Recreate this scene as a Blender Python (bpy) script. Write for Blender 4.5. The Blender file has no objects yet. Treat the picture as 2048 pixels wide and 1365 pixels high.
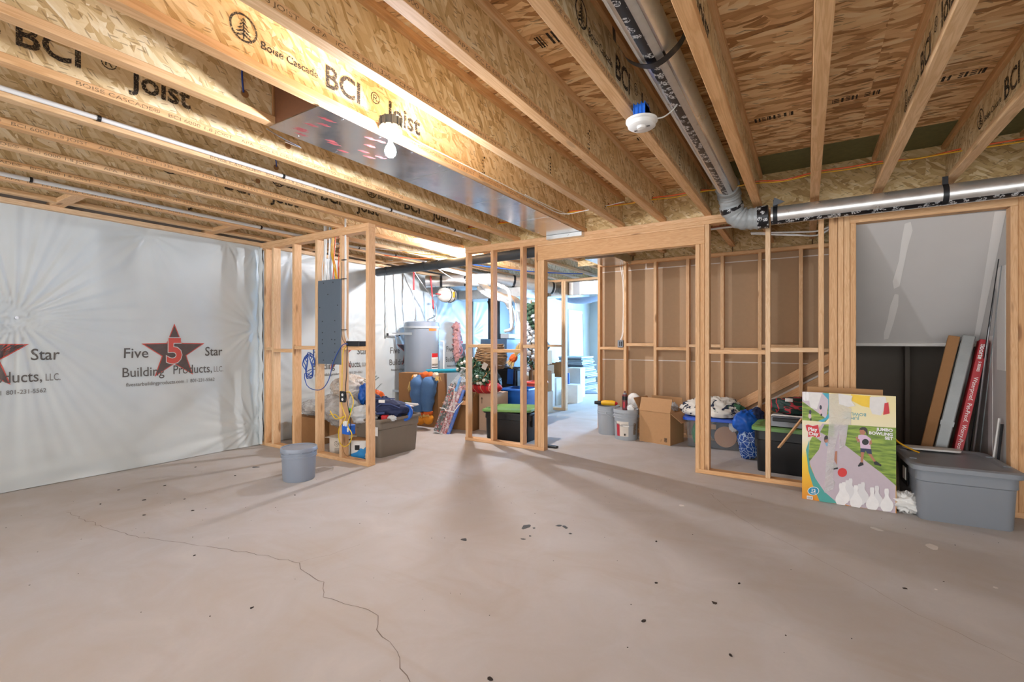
import bpy, bmesh, math, random
from math import sin, cos, pi, radians as R
from mathutils import Vector, Matrix, Euler, noise as mnoise

SC = bpy.context.scene
COL = SC.collection
random.seed(7)

# ------------------------------------------------------------------ camera, world, exposure
cam_d = bpy.data.cameras.new('camera')
cam_d.sensor_width = 36.0
cam_d.lens = 943.45 / 2048 * 36.0
cam_d.shift_y = -0.0006
cam_d.clip_start = 0.02
cam = bpy.data.objects.new('camera', cam_d)
COL.objects.link(cam)
cam.location = (0, 0, 1.216)
cam.rotation_euler = (R(90), 0, R(32.03))
SC.camera = cam

w = bpy.data.worlds.new('world')
SC.world = w
w.use_nodes = True
WB = w.node_tree.nodes['Background']
WB.inputs[0].default_value = (0.94, 0.975, 1.0, 1)
WB.inputs[1].default_value = 2.0          # added even fill; the back is left open so it brightens the ceiling

SC.view_settings.view_transform = 'Standard'
SC.view_settings.look = 'None'
SC.view_settings.gamma = 1.0
SC.view_settings.use_curve_mapping = False
SC.view_settings.exposure = 0.99

BULB_MAIN = 1080.0      # radiance of the bare bulbs (bulb radius about 3 cm)
BULB_MECH = 2200.0
WINDOW_FAR = 84.0


# ------------------------------------------------------------------ helpers
def lin(c):
    if isinstance(c, str):
        c = c.lstrip('#')
        c = tuple(int(c[i:i + 2], 16) / 255 for i in (0, 2, 4))
        c = tuple(x / 12.92 if x <= .04045 else ((x + .055) / 1.055) ** 2.4 for x in c)
    return (c[0], c[1], c[2], 1.0)

class NT:
    """tiny node-tree builder"""
    def __init__(s, name):
        s.m = bpy.data.materials.new(name)
        s.m.use_nodes = True
        s.t = s.m.node_tree
        s.bsdf = s.t.nodes['Principled BSDF']
    def n(s, kind, **kw):
        nd = s.t.nodes.new('ShaderNode' + kind)
        for k, v in kw.items():
            setattr(nd, k, v)
        return nd
    def l(s, a, b):
        s.t.links.new(a, b)
    def set(s, nd, i, v):
        if hasattr(v, 'is_output') or isinstance(v, bpy.types.NodeSocket):
            s.l(v, nd.inputs[i])
        else:
            nd.inputs[i].default_value = v
    def math(s, op, a, b=0.0, c=None):
        nd = s.n('Math', operation=op)
        s.set(nd, 0, a); s.set(nd, 1, b)
        if c is not None: s.set(nd, 2, c)
        return nd.outputs[0]
    def vmath(s, op, a, b=(0, 0, 0)):
        nd = s.n('VectorMath', operation=op)
        s.set(nd, 0, a); s.set(nd, 1, b)
        return nd.outputs[0]
    def mix(s, f, a, b, kind='MIX'):
        nd = s.n('MixRGB', blend_type=kind)
        s.set(nd, 0, f); s.set(nd, 1, a); s.set(nd, 2, b)
        return nd.outputs[0]
    def ramp(s, f, stops, interp='LINEAR'):
        nd = s.n('ValToRGB')
        nd.color_ramp.interpolation = interp
        e = nd.color_ramp.elements
        while len(e) < len(stops): e.new(0.5)
        for i, (p, c) in enumerate(stops):
            e[i].position = p; e[i].color = lin(c) if not isinstance(c, (int, float)) else (c, c, c, 1)
        s.l(f, nd.inputs[0])
        return nd.outputs[0]
    def noise(s, vec, scale, detail=2.0, rough=.5, dist=0.0):
        nd = s.n('TexNoise')
        s.l(vec, nd.inputs['Vector'])
        nd.inputs['Scale'].default_value = scale
        nd.inputs['Detail'].default_value = detail
        nd.inputs['Roughness'].default_value = rough
        nd.inputs['Distortion'].default_value = dist
        return nd.outputs['Fac']
    def obj(s, rnd=0.0):
        tc = s.n('TexCoord').outputs['Object']
        if rnd:
            oi = s.n('ObjectInfo').outputs['Random']
            cx = s.n('CombineXYZ')
            s.l(s.math('MULTIPLY', oi, rnd), cx.inputs[0])
            s.l(s.math('MULTIPLY', oi, rnd * 1.7), cx.inputs[1])
            s.l(s.math('MULTIPLY', oi, rnd * .6), cx.inputs[2])
            tc = s.vmath('ADD', tc, cx.outputs[0])
        return tc
    def bump(s, h, strength=.2, dist=.002):
        b = s.n('Bump')
        b.inputs['Strength'].default_value = strength
        b.inputs['Distance'].default_value = dist
        s.l(h, b.inputs['Height'])
        s.l(b.outputs[0], s.bsdf.inputs['Normal'])
    def col(s, c):
        s.set(s.bsdf, 'Base Color', c)
    def rough(s, v): s.set(s.bsdf, 'Roughness', v)

MATS = {}
def plain(name, c, rough=.55, metal=0.0, var=.06, scale=18, bump=0.0, coat=0.0, emis=None, estr=0.0, spec=None):
    if name in MATS: return MATS[name]
    t = NT(name)
    v = t.obj()
    f = t.noise(v, scale, 3)
    c = lin(c)
    lo = tuple(x * (1 - var) for x in c[:3]) + (1,)
    hi = tuple(min(1, x * (1 + var)) for x in c[:3]) + (1,)
    t.col(t.mix(f, lo, hi))
    t.rough(rough)
    t.bsdf.inputs['Metallic'].default_value = metal
    if spec is not None: t.bsdf.inputs['Specular IOR Level'].default_value = spec
    if coat: t.bsdf.inputs['Coat Weight'].default_value = coat
    if bump: t.bump(t.noise(v, scale * 4, 3), bump, .003)
    if emis:
        t.bsdf.inputs['Emission Color'].default_value = lin(emis)
        t.bsdf.inputs['Emission Strength'].default_value = estr
    MATS[name] = t.m
    return t.m

def wood(name, base, dark, knot, ring=9.0, rnd=13.0):
    """sawn softwood, grain along local X"""
    t = NT(name)
    v = t.obj(rnd)
    mp = t.n('Mapping'); t.l(v, mp.inputs[0]); mp.inputs['Scale'].default_value = (.55, 9, 9)
    warp = t.noise(v, 2.2, 2)
    n1 = t.noise(mp.outputs[0], 3.2, 4, .6, .6)
    w1 = t.math('SINE', t.math('MULTIPLY', t.math('ADD', n1, t.math('MULTIPLY', warp, .35)), ring * 6.0))
    w1 = t.math('MULTIPLY_ADD', w1, .5, .5)
    mp2 = t.n('Mapping'); t.l(v, mp2.inputs[0]); mp2.inputs['Scale'].default_value = (3, 160, 160)
    fine = t.noise(mp2.outputs[0], 1.0, 2)
    f = t.math('ADD', t.math('MULTIPLY', w1, .42), t.math('MULTIPLY', fine, .58))
    c = t.ramp(f, [(.15, base), (.95, dark)])
    oi = t.n('ObjectInfo').outputs['Random']
    tint = t.ramp(oi, [(0, '#fbdcb8'), (.3, '#fff4e6'), (.55, '#f0d2b0'), (.8, '#ffead2'), (1, '#f6d8bc')])
    c = t.mix(1.0, c, tint, 'MULTIPLY')
    # knots
    mp3 = t.n('Mapping'); t.l(v, mp3.inputs[0]); mp3.inputs['Scale'].default_value = (2.3, 9, 9)
    vo = t.n('TexVoronoi'); t.l(mp3.outputs[0], vo.inputs['Vector']); vo.inputs['Scale'].default_value = 1.0
    k = t.ramp(vo.outputs['Distance'], [(.09, 1.0), (.17, .0)])
    sep = t.n('SeparateColor'); t.l(vo.outputs['Color'], sep.inputs[0])
    on = t.math('GREATER_THAN', sep.outputs[0], .45)
    c = t.mix(t.math('MULTIPLY', t.math('MULTIPLY', k, on), .75), c, lin(knot))
    t.col(c); t.rough(.62)
    t.bump(fine, .12, .001)
    return t.m

def osb(name, plane, pal, seed=0.0, big=1.0, ang=0.0, spread=1.0, sliver='#5a4022'):
    """oriented strand board: flakes lying over each other in several directions"""
    t = NT(name)
    v = t.obj(17.0)
    sp = t.n('SeparateXYZ'); t.l(v, sp.inputs[0])
    cx = t.n('CombineXYZ')
    a, b = {'YZ': (1, 2), 'XY': (0, 1), 'XZ': (0, 2)}[plane]
    t.l(sp.outputs[a], cx.inputs[0]); t.l(sp.outputs[b], cx.inputs[1])
    uv = cx.outputs[0]
    wv = t.n('TexNoise'); t.l(uv, wv.inputs['Vector']); wv.inputs['Scale'].default_value = 7; wv.inputs['Detail'].default_value = 1
    uv = t.vmath('ADD', uv, t.vmath('SCALE', wv.outputs['Color']))
    uv.node.inputs[1].links[0].from_node.inputs['Scale'].default_value = .045
    cols, sels, grains = [], [], []
    for i, (an, sx, sy) in enumerate([(12, 11, 48), (-38, 13, 46), (64, 14, 44), (-8, 8, 30)]):
        an = ang + an * spread
        mp = t.n('Mapping'); t.l(uv, mp.inputs[0])
        mp.inputs['Location'].default_value = (seed + i * 3.3, seed * .7 + i, 0)
        mp.inputs['Rotation'].default_value = (0, 0, R(an))
        mp2 = t.n('Mapping'); t.l(mp.outputs[0], mp2.inputs[0]); mp2.inputs['Scale'].default_value = (sx / big, sy / big, 1)
        vo = t.n('TexVoronoi', voronoi_dimensions='2D'); t.l(mp2.outputs[0], vo.inputs['Vector']); vo.inputs['Scale'].default_value = 1.0
        sc = t.n('SeparateColor'); t.l(vo.outputs['Color'], sc.inputs[0])
        if i == 0:
            mp3 = t.n('Mapping'); t.l(mp.outputs[0], mp3.inputs[0]); mp3.inputs['Scale'].default_value = (14, 420, 1)
            g = t.noise(mp3.outputs[0], 1.0, 1)
        if i == 1: vb = vo.outputs['Distance']
        # lightness of a flake: its own random value plus grain, darker at its rim
        d = t.ramp(vo.outputs['Distance'], [(.3, 1.0), (.8, .8)])
        val = t.math('ADD', t.math('MULTIPLY', sc.outputs[0], .78), t.math('MULTIPLY', g, .26))
        val = t.math('MULTIPLY', val, d)
        cols.append(val); sels.append(sc.outputs[1])
    f = cols[3]
    h = t.math('MULTIPLY', sels[3], .4)
    for i, th in ((2, .62), (1, .55), (0, .50)):
        on = t.math('GREATER_THAN', sels[i], th)
        nd = t.n('Mix'); t.l(on, nd.inputs[0]); t.l(f, nd.inputs[2]); t.l(cols[i], nd.inputs[3]); f = nd.outputs[0]
        nd = t.n('Mix'); t.l(on, nd.inputs[0]); t.l(h, nd.inputs[2]); t.l(sels[i], nd.inputs[3]); h = nd.outputs[0]
    cc = t.ramp(f, pal)
    for k, (a2, th) in enumerate(((18, .94), (-40, .945))):      # thin dark slivers between flakes
        mp = t.n('Mapping'); t.l(uv, mp.inputs[0]); mp.inputs['Rotation'].default_value = (0, 0, R(ang + a2 * spread)); mp.inputs['Location'].default_value = (seed + 9 + k, 2.2 * k, 0)
        mp2 = t.n('Mapping'); t.l(mp.outputs[0], mp2.inputs[0]); mp2.inputs['Scale'].default_value = (26 / big, 150 / big, 1)
        vo = t.n('TexVoronoi', voronoi_dimensions='2D'); t.l(mp2.outputs[0], vo.inputs['Vector']); vo.inputs['Scale'].default_value = 1.0
        sc = t.n('SeparateColor'); t.l(vo.outputs['Color'], sc.inputs[0])
        on = t.math('MULTIPLY', t.math('GREATER_THAN', sc.outputs[2], th), t.math('LESS_THAN', vo.outputs['Distance'], .42))
        cc = t.mix(t.math('MULTIPLY', on, .5), cc, lin(sliver))
    t.col(cc); t.rough(.6)
    t.bump(vb, .3, .004)
    return t.m

class MB:
    """collects shapes and links them as one mesh object"""
    def __init__(s): s.v = []; s.f = []; s.mi = []; s.cur = 0
    def add(s, vs, fs, M=None):
        o = len(s.v)
        for p in vs:
            p = Vector(p)
            s.v.append(tuple(M @ p) if M is not None else tuple(p))
        for q in fs:
            s.f.append([i + o for i in q]); s.mi.append(s.cur)
        return s
    def box(s, lo, hi, M=None):
        x0, y0, z0 = lo; x1, y1, z1 = hi
        vs = [(x0, y0, z0), (x1, y0, z0), (x1, y1, z0), (x0, y1, z0), (x0, y0, z1), (x1, y0, z1), (x1, y1, z1), (x0, y1, z1)]
        return s.add(vs, [(3, 2, 1, 0), (4, 5, 6, 7), (0, 1, 5, 4), (1, 2, 6, 5), (2, 3, 7, 6), (3, 0, 4, 7)], M)
    def cyl(s, p0, p1, r0, r1=None, n=16, caps=True):
        r1 = r0 if r1 is None else r1
        p0 = Vector(p0); p1 = Vector(p1)
        z = (p1 - p0).normalized()
        x = z.orthogonal().normalized(); y = z.cross(x)
        vs = []
        for p, r in ((p0, r0), (p1, r1)):
            for i in range(n):
                a = 2 * pi * i / n
                vs.append(p + x * (cos(a) * r) + y * (sin(a) * r))
        fs = [(i, (i + 1) % n, n + (i + 1) % n, n + i) for i in range(n)]
        if caps: fs += [tuple(range(n - 1, -1, -1)), tuple(range(n, 2 * n))]
        return s.add(vs, fs)
    def tube(s, pts, r, n=8, closed=False):
        P = [Vector(p) for p in pts]
        rs = r if isinstance(r, (list, tuple)) else [r] * len(P)
        m = len(P)
        tan = []
        for i in range(m):
            a = P[(i - 1) % m] if (closed or i > 0) else P[i]
            b = P[(i + 1) % m] if (closed or i < m - 1) else P[i]
            d = (b - a)
            tan.append(d.normalized() if d.length > 1e-9 else Vector((0, 0, 1)))
        x = tan[0].orthogonal().normalized()
        vs = []
        for i in range(m):
            x = x - tan[i] * x.dot(tan[i])
            x = x.normalized() if x.length > 1e-6 else tan[i].orthogonal().normalized()
            y = tan[i].cross(x)
            for j in range(n):
                a = 2 * pi * j / n
                vs.append(P[i] + x * (cos(a) * rs[i]) + y * (sin(a) * rs[i]))
        fs = []
        for i in range(m if closed else m - 1):
            k = (i + 1) % m
            for j in range(n):
                fs.append((i * n + j, i * n + (j + 1) % n, k * n + (j + 1) % n, k * n + j))
        if not closed: fs += [tuple(range(n - 1, -1, -1)), tuple((m - 1) * n + j for j in range(n))]
        return s.add(vs, fs)
    def lathe(s, prof, n=32, M=None):
        vs = []; fs = []
        for r, z in prof:
            for i in range(n):
                a = 2 * pi * i / n
                vs.append((r * cos(a), r * sin(a), z))
        for k in range(len(prof) - 1):
            for i in range(n):
                fs.append((k * n + i, k * n + (i + 1) % n, (k + 1) * n + (i + 1) % n, (k + 1) * n + i))
        fs.append(tuple(range(n - 1, -1, -1))); fs.append(tuple((len(prof) - 1) * n + i for i in range(n)))
        return s.add(vs, fs, M)
    def prism(s, pts, z0, z1, M=None):
        n = len(pts)
        vs = [(p[0], p[1], z0) for p in pts] + [(p[0], p[1], z1) for p in pts]
        fs = [tuple(range(n - 1, -1, -1)), tuple(range(n, 2 * n))] + [(i, (i + 1) % n, n + (i + 1) % n, n + i) for i in range(n)]
        return s.add(vs, fs, M)
    def poly(s, pts, M=None):
        return s.add(pts, [tuple(range(len(pts)))], M)
    def grid(s, nu, nv, fn):
        vs = [fn(i / nu, j / nv) for j in range(nv + 1) for i in range(nu + 1)]
        w_ = nu + 1
        return s.add(vs, [(j * w_ + i, j * w_ + i + 1, (j + 1) * w_ + i + 1, (j + 1) * w_ + i) for j in range(nv) for i in range(nu)])
    def loft(s, rings, cap0=True, cap1=True, M=None):
        n = len(rings[0]); vs = [p for r in rings for p in r]; fs = []
        for k in range(len(rings) - 1):
            for i in range(n):
                fs.append((k * n + i, k * n + (i + 1) % n, (k + 1) * n + (i + 1) % n, (k + 1) * n + i))
        if cap0: fs.append(tuple(range(n - 1, -1, -1)))
        if cap1: fs.append(tuple((len(rings) - 1) * n + i for i in range(n)))
        return s.add(vs, fs, M)
    def blob(s, c, rad, amp=.2, freq=2.0, seed=0, nu=44, nv=26, flat=None, fold=0.0):
        """closed lumpy shape (bags, cloth heaps, crumpled paper)"""
        off = Vector((seed * 7.1, seed * 3.7, seed * 1.9))
        vs = [];
        for j in range(nv + 1):
            th = pi * j / nv
            for i in range(nu):
                ph = 2 * pi * i / nu
                d = Vector((sin(th) * cos(ph), sin(th) * sin(ph), cos(th)))
                k = 1 + amp * (mnoise.noise(d * freq + off)) + amp * .5 * mnoise.noise(d * freq * 2.7 + off)
                if fold:
                    q = d * freq * 1.6 + off; q = q + Vector((mnoise.noise(q + Vector((5, 1, 2))), mnoise.noise(q + Vector((1, 7, 3))), mnoise.noise(q + Vector((2, 3, 9))))) * .9
                    k += fold * (1.2 - abs(mnoise.noise(q)) * 4.5) + fold * .6 * (1 - abs(mnoise.noise(q * 2.3)) * 4)
                p = Vector((d.x * rad[0] * k, d.y * rad[1] * k, d.z * rad[2] * k))
                if flat is not None and p.z < flat: p.z = flat
                vs.append(Vector(c) + p)
        fs = []
        for j in range(nv):
            for i in range(nu):
                a, b, cc, d2 = j * nu + i, (j + 1) * nu + i, (j + 1) * nu + (i + 1) % nu, j * nu + (i + 1) % nu
                fs.append((a, b, cc, d2))
        return s.add(vs, fs)
    def build(s, name, mat, parent=None, smooth=None, bevel=0.0, loc=None, rot=None):
        me = bpy.data.meshes.new(name)
        me.from_pydata(s.v, [], s.f)
        mats = mat if isinstance(mat, (list, tuple)) else [mat]
        for m in mats: me.materials.append(m)
        if len(mats) > 1:
            for p, i in zip(me.polygons, s.mi): p.material_index = i
        if bevel or smooth is None or True:
            bm = bmesh.new(); bm.from_mesh(me)
            bmesh.ops.remove_doubles(bm, verts=bm.verts, dist=1e-6)
            bmesh.ops.recalc_face_normals(bm, faces=bm.faces)
            if bevel:
                es = [e for e in bm.edges if len(e.link_faces) == 2 and e.calc_face_angle(0) > .6]
                bmesh.ops.bevel(bm, geom=es, offset=bevel, segments=1, affect='EDGES', profile=.7)
            bm.to_mesh(me); bm.free()
        if smooth:
            me.polygons.foreach_set('use_smooth', [True] * len(me.polygons))
            me.set_sharp_from_angle(angle=R(smooth))
        me.update()
        return link(name, me, parent, loc, rot)

def link(name, me, parent=None, loc=None, rot=None):
    o = bpy.data.objects.new(name, me)
    COL.objects.link(o)
    if parent is not None: o.parent = parent
    if loc is not None: o.location = loc
    if rot is not None: o.rotation_euler = rot
    return o

def tag(o, label, cat, group=None):
    o['label'] = label; o['category'] = cat
    if group: o['group'] = group
    return o
def thing(name, label, cat, loc=(0, 0, 0), rz=0.0, group=None, rot=None):
    o = link(name, None, None, loc, rot if rot else (0, 0, rz))
    o.empty_display_size = .1
    return tag(o, label, cat, group)
def struct(name, loc=(0, 0, 0)):
    o = link(name, None, None, loc); o['kind'] = 'structure'; return o
def stuff(o):
    o['kind'] = 'stuff'; return o

_txt = {}
def text_mesh(s, size, mat, align='LEFT', bold=0.0, sx=1.0):
    key = (s, round(size, 4), mat.name, align, bold, sx)
    if key in _txt: return _txt[key]
    cu = bpy.data.curves.new('lettering', 'FONT')
    cu.body = s; cu.size = size; cu.align_x = align; cu.offset = bold; cu.resolution_u = 3
    ob = bpy.data.objects.new('lettering_tmp', cu); COL.objects.link(ob)
    dg = bpy.context.evaluated_depsgraph_get(); dg.update()
    me = bpy.data.meshes.new_from_object(ob.evaluated_get(dg))
    bpy.data.objects.remove(ob); bpy.data.curves.remove(cu)
    if sx != 1.0:
        for vv in me.vertices: vv.co.x *= sx
    me.materials.clear(); me.materials.append(mat)
    _txt[key] = me
    return me
def text(s, size, mat, parent, loc, rot, align='LEFT', bold=0.0, sx=1.0, name='lettering'):
    return link(name, text_mesh(s, size, mat, align, bold, sx), parent, loc, rot)
FACE_PX = (R(90), 0, R(90))     # lettering on a face looking to +X, read towards +Y
FACE_MX = (R(90), 0, R(-90))    # on a face looking to -X
FACE_MY = (R(90), 0, 0)         # on a face looking to -Y, read towards +X

def rrect(hx, hy, r, z, n=5, cx=0, cy=0):
    pts = []
    for k, (sx, sy) in enumerate(((1, 1), (-1, 1), (-1, -1), (1, -1))):
        for i in range(n + 1):
            a = pi / 2 * (k + i / n)
            pts.append((cx + sx * (hx - r) + r * cos(a), cy + sy * (hy - r) + r * sin(a), z))
    return pts

_bm = {}
def board_mesh(L, wd, th, mat):
    key = (round(L, 3), round(wd, 3), round(th, 3), mat.name)
    if key in _bm: return _bm[key]
    m = MB().box((-L / 2, -wd / 2, -th / 2), (L / 2, wd / 2, th / 2))
    o = m.build('board', mat, bevel=min(.003, th * .1))
    me = o.data; bpy.data.objects.remove(o)
    _bm[key] = me
    return me
def stud(name, parent, x0, x1, y0, y1, z0, z1, mat=None):
    """a straight board given by its extents; the grain follows its longest side"""
    mat = mat or M_WOOD
    d = (x1 - x0, y1 - y0, z1 - z0)
    c = ((x0 + x1) / 2, (y0 + y1) / 2, (z0 + z1) / 2)
    a = max(range(3), key=lambda i: d[i])
    if a == 0: return link(name, board_mesh(d[0], d[1], d[2], mat), parent, c)
    if a == 1: return link(name, board_mesh(d[1], d[0], d[2], mat), parent, c, (0, 0, R(90)))
    return link(name, board_mesh(d[2], d[1], d[0], mat), parent, c, (0, R(-90), 0))
def beam(name, parent, p0, p1, wd, th, mat=None, roll=0.0):
    p0 = Vector(p0); p1 = Vector(p1); d = p1 - p0
    q = d.to_track_quat('X', 'Z') @ Euler((roll, 0, 0)).to_quaternion()
    return link(name, board_mesh(d.length, wd, th, mat or M_WOOD), parent, (p0 + p1) / 2, q.to_euler())

def cable(name, pts, r, mat, label=None, cat='cable', group=None, parent=None, n=6, res=6):
    """smooth cable through points"""
    P = [Vector(p) for p in pts]; out = []
    for i in range(len(P) - 1):
        a = P[max(i - 1, 0)]; b = P[i]; c = P[i + 1]; d = P[min(i + 2, len(P) - 1)]
        for k in range(res):
            u = k / res
            out.append(.5 * ((2 * b) + (c - a) * u + (2 * a - 5 * b + 4 * c - d) * u * u + (-a + 3 * b - 3 * c + d) * u ** 3))
    out.append(P[-1])
    o = MB().tube(out, r, n).build(name, mat, parent, smooth=60)
    if label: tag(o, label, cat, group)
    return o

# ------------------------------------------------------------------ shared materials
M_WOOD = wood('sawn_fir', '#ecd6b8', '#d3b08a', '#8a5a34')
M_LVL = wood('laminated_flange', '#e8d2b2', '#cbaa80', '#b28d62', ring=5)
M_OSBW = osb('strand_web', 'YZ', [(0.0, '#a3845a'), (.18, '#c8aa78'), (.42, '#dec596'), (.7, '#ead5ac'), (1, '#f6e9cd')], ang=40, sliver='#6e5130')
M_OSBF = osb('strand_subfloor', 'XY', [(0.0, '#6e4724'), (.2, '#b3814f'), (.45, '#e2b682'), (.7, '#f3d09c'), (1, '#fbe6c0')], 4.0, big=1.5, ang=-8, spread=.45, sliver='#54371f')
M_OSBR = osb('strand_rim', 'XZ', [(0.0, '#97764a'), (.18, '#b8965f'), (.42, '#cdae78'), (.7, '#dabf8c'), (1, '#ead7ae')], 8.0, ang=20, sliver='#6e5130')
def ink(name, c, lo, hi):
    t = NT(name); v = t.obj(3.0); n1 = t.noise(v, 150, 2); n2 = t.noise(v, 9, 2)
    t.col(lin(c)); t.rough(.85)
    t.set(t.bsdf, 'Alpha', t.math('MULTIPLY', t.ramp(n1, [(lo, 0.25), (hi, 1.0)]), t.ramp(n2, [(.3, .75), (.6, 1.0)])))
    return t.m
M_INK = ink('stamp_ink', '#332b24', .36, .46)
M_INKL = ink('faded_stamp_ink', '#7b654b', .4, .52)
M_BLK = plain('black_plastic', '#17181a', .42)
M_WHT = plain('white_plastic', '#e6e5e1', .4)
M_PVC = plain('white_pvc', '#e4e4e2', .3)
M_CARD = plain('cardboard', '#b58a5f', .8, var=.07, scale=40)
M_CARDD = plain('dark_cardboard', '#9a6f45', .8, var=.08, scale=40)
M_BLUE = plain('blue_plastic', '#1f62c4', .4)
M_RED = plain('red_plastic', '#c4262b', .4)
M_GREY = plain('grey_plastic', '#868b92', .42)
M_YEL = plain('yellow_plastic', '#e8b320', .45)
M_ORG = plain('orange_plastic', '#e66a24', .45)
M_CLEARW = plain('clear_film', '#cfd2d2', .18, var=.1)
M_STEEL = plain('steel', '#b9bcc0', .32, 1.0)
# ================================================================== STRUCTURE
XL = -5.43          # inner face of the left foundation wall (film)
YP = 3.107          # front of the panel partition
YW = 4.57           # front of the long stud wall
YH = 6.15           # front of the hall stud wall
ZJ = 2.349          # underside of the joists
ZS = 2.651          # underside of the subfloor
JX = lambda k: .051 + .4064 * k
YB, YE = -3.4, 13.0

# ---- floor
def concrete():
    t = NT('concrete_slab')
    v = t.obj()
    big = t.noise(v, .55, 3, .55, .4)
    mid = t.noise(v, 2.6, 4, .6, .8)
    fine = t.noise(v, 60, 3, .6)
    c = t.ramp(big, [(.3, '#b6b0ac'), (.5, '#bfbab7'), (.7, '#b8b4b1')])
    c = t.mix(t.ramp(mid, [(.42, 0.0), (.75, .55)]), c, lin('#b2a698'))
    c = t.mix(t.ramp(mid, [(.25, .35), (.42, 0.0)]), c, lin('#cfc8c2'))
    c = t.mix(t.math('MULTIPLY', fine, .16), c, lin('#a4998e'))
    mp = t.n('Mapping'); t.l(v, mp.inputs[0]); mp.inputs['Scale'].default_value = (.5, 2.2, 1); mp.inputs['Rotation'].default_value = (0, 0, .9)
    st = t.noise(mp.outputs[0], 1.1, 4, .6, 1.2)
    c = t.mix(t.ramp(st, [(.58, 0.0), (.72, .35)]), c, lin('#ae9f90'))
    t.col(c)
    t.rough(t.ramp(mid, [(.3, .62), (.7, .78)]))
    t.bump(t.math('ADD', t.math('MULTIPLY', fine, .3), mid), .12, .004)
    return t.m
M_CONC = concrete()
floor = MB().box((XL - .3, YB, -.12), (4.4, YE, 0)).build('floor', M_CONC)
floor['kind'] = 'structure'

def strip(pts, wd, z, seed=0, jit=.012):
    """narrow jagged ribbon lying on the floor"""
    rnd = random.Random(seed)
    m = MB(); L = []; Rr = []
    P = []
    for i in range(len(pts) - 1):
        a = Vector(pts[i]); b = Vector(pts[i + 1]); n = max(2, int((b - a).length / .045))
        for k in range(n):
            q = a.lerp(b, k / n)
            P.append(q + Vector((rnd.uniform(-jit, jit), rnd.uniform(-jit, jit))) if (k or i) else q)
    P.append(Vector(pts[-1]))
    for i, p in enumerate(P):
        d = (P[min(i + 1, len(P) - 1)] - P[max(i - 1, 0)]).normalized()
        nn = Vector((-d.y, d.x)) * wd * rnd.uniform(.4, 1.0)
        L.append((p.x + nn.x, p.y + nn.y, z)); Rr.append((p.x - nn.x, p.y - nn.y, z))
    for i in range(len(P) - 1):
        m.add([L[i], L[i + 1], Rr[i + 1], Rr[i]], [(0, 1, 2, 3)])
    return m
M_CRACK = plain('crack_shadow', '#7d7168', .9)
M_CRACK2 = plain('fine_crack', '#9a8d82', .9)
strip([(-4.443, 1.157), (-3.880, 1.193), (-3.493, 1.251), (-3.093, 1.375), (-2.682, 1.496), (-2.343, 1.567), (-2.243, 1.514), (-2.049, 1.501), (-1.938, 1.422), (-1.692, 1.453), (-1.599, 1.443), (-1.481, 1.362), (-1.351, 1.333), (-1.271, 1.267), (-1.197, 1.230)], .0022, .0006, 1).build("crack", M_CRACK, floor)
strip([(-0.657, 4.007), (-0.450, 3.654), (-0.275, 3.424), (-0.001, 3.174), (0.279, 2.887), (0.413, 2.724), (0.529, 2.649), (0.628, 2.562), (0.689, 2.517)], .0018, .0006, 2, .006).build("crack", M_CRACK2, floor)
strip([(-2.356, 1.575), (-2.272, 1.771), (-2.255, 1.900)], .0012, .0006, 3).build("crack", M_CRACK2, floor)
BITS = [ (-4.968, 2.224, 0.018), (-4.736, 1.551, 0.012), (-4.444, 1.348, 0.012), (-4.275, 1.557, 0.018), (-4.039, 1.731, 0.012), (-3.908, 1.423, 0.012), (-4.553, 1.805, 0.018), (-2.932, 1.307, 0.012), (-2.138, 1.188, 0.012), (-3.718, 1.645, 0.018), (-4.356, 2.272, 0.012), (-3.408, 2.236, 0.012), (-0.962, 1.392, 0.018), (-0.771, 2.877, 0.012), (-0.641, 2.384, 0.012), (-0.363, 2.346, 0.018), (-0.250, 1.989, 0.012), (0.406, 2.978, 0.012), (-0.600, 2.033, 0.018), (-0.288, 2.599, 0.012) ]
TARS = [ (-1.774, 2.284, 0.030, 1.2), (-1.555, 2.657, 0.035, 2.0), (-1.498, 2.664, 0.014, 1.0), (-1.380, 2.786, 0.020, 1.6), (-1.335, 2.785, 0.020, 2.4), (-1.473, 2.481, 0.012, 2.0), (-1.458, 2.542, 0.014, 1.0), (-1.261, 2.710, 0.012, 1.4), (-4.477, 2.531, 0.030, 2.2) ]
DRIPS = [ (0.626, 3.670, 0.035, 1.5), (-0.780, 3.603, 0.020, 1.1), (0.379, 3.819, 0.020, 2.0), (0.783, 3.225, 0.012, 1.0), (0.531, 3.045, 0.008, 1.0) ]
# dropped bits, paint drips and specks on the slab
ORD = ['', 'first', 'second', 'third', 'fourth', 'fifth', 'sixth', 'seventh', 'eighth', 'ninth', 'tenth', 'eleventh', 'twelfth', 'thirteenth', 'fourteenth', 'fifteenth', 'sixteenth', 'seventeenth', 'eighteenth', 'nineteenth', 'twentieth', 'twenty-first', 'twenty-second']
M_BIT = plain('dark_debris', '#2b2019', .8)
M_DRIP = plain('pale_paint_drip', '#dcd6d0', .6)
M_SOOT = plain('tar_mark', '#4a4d50', .7)
M_STAIN = plain('brown_stain', '#a5917e', .85, var=.15, scale=40)
def flake(m, x, y, r, seed, z=.0012, n=9, el=1.0):
    rnd = random.Random(seed); a0 = rnd.uniform(0, 6.28)
    pts = []
    for i in range(n):
        a = 2 * pi * i / n; q = r * rnd.uniform(.6, 1.1)
        px, py = cos(a) * q * el, sin(a) * q
        pts.append((x + px * cos(a0) - py * sin(a0), y + px * sin(a0) + py * cos(a0)))
    m.prism(pts, 0.0002, z)
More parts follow.
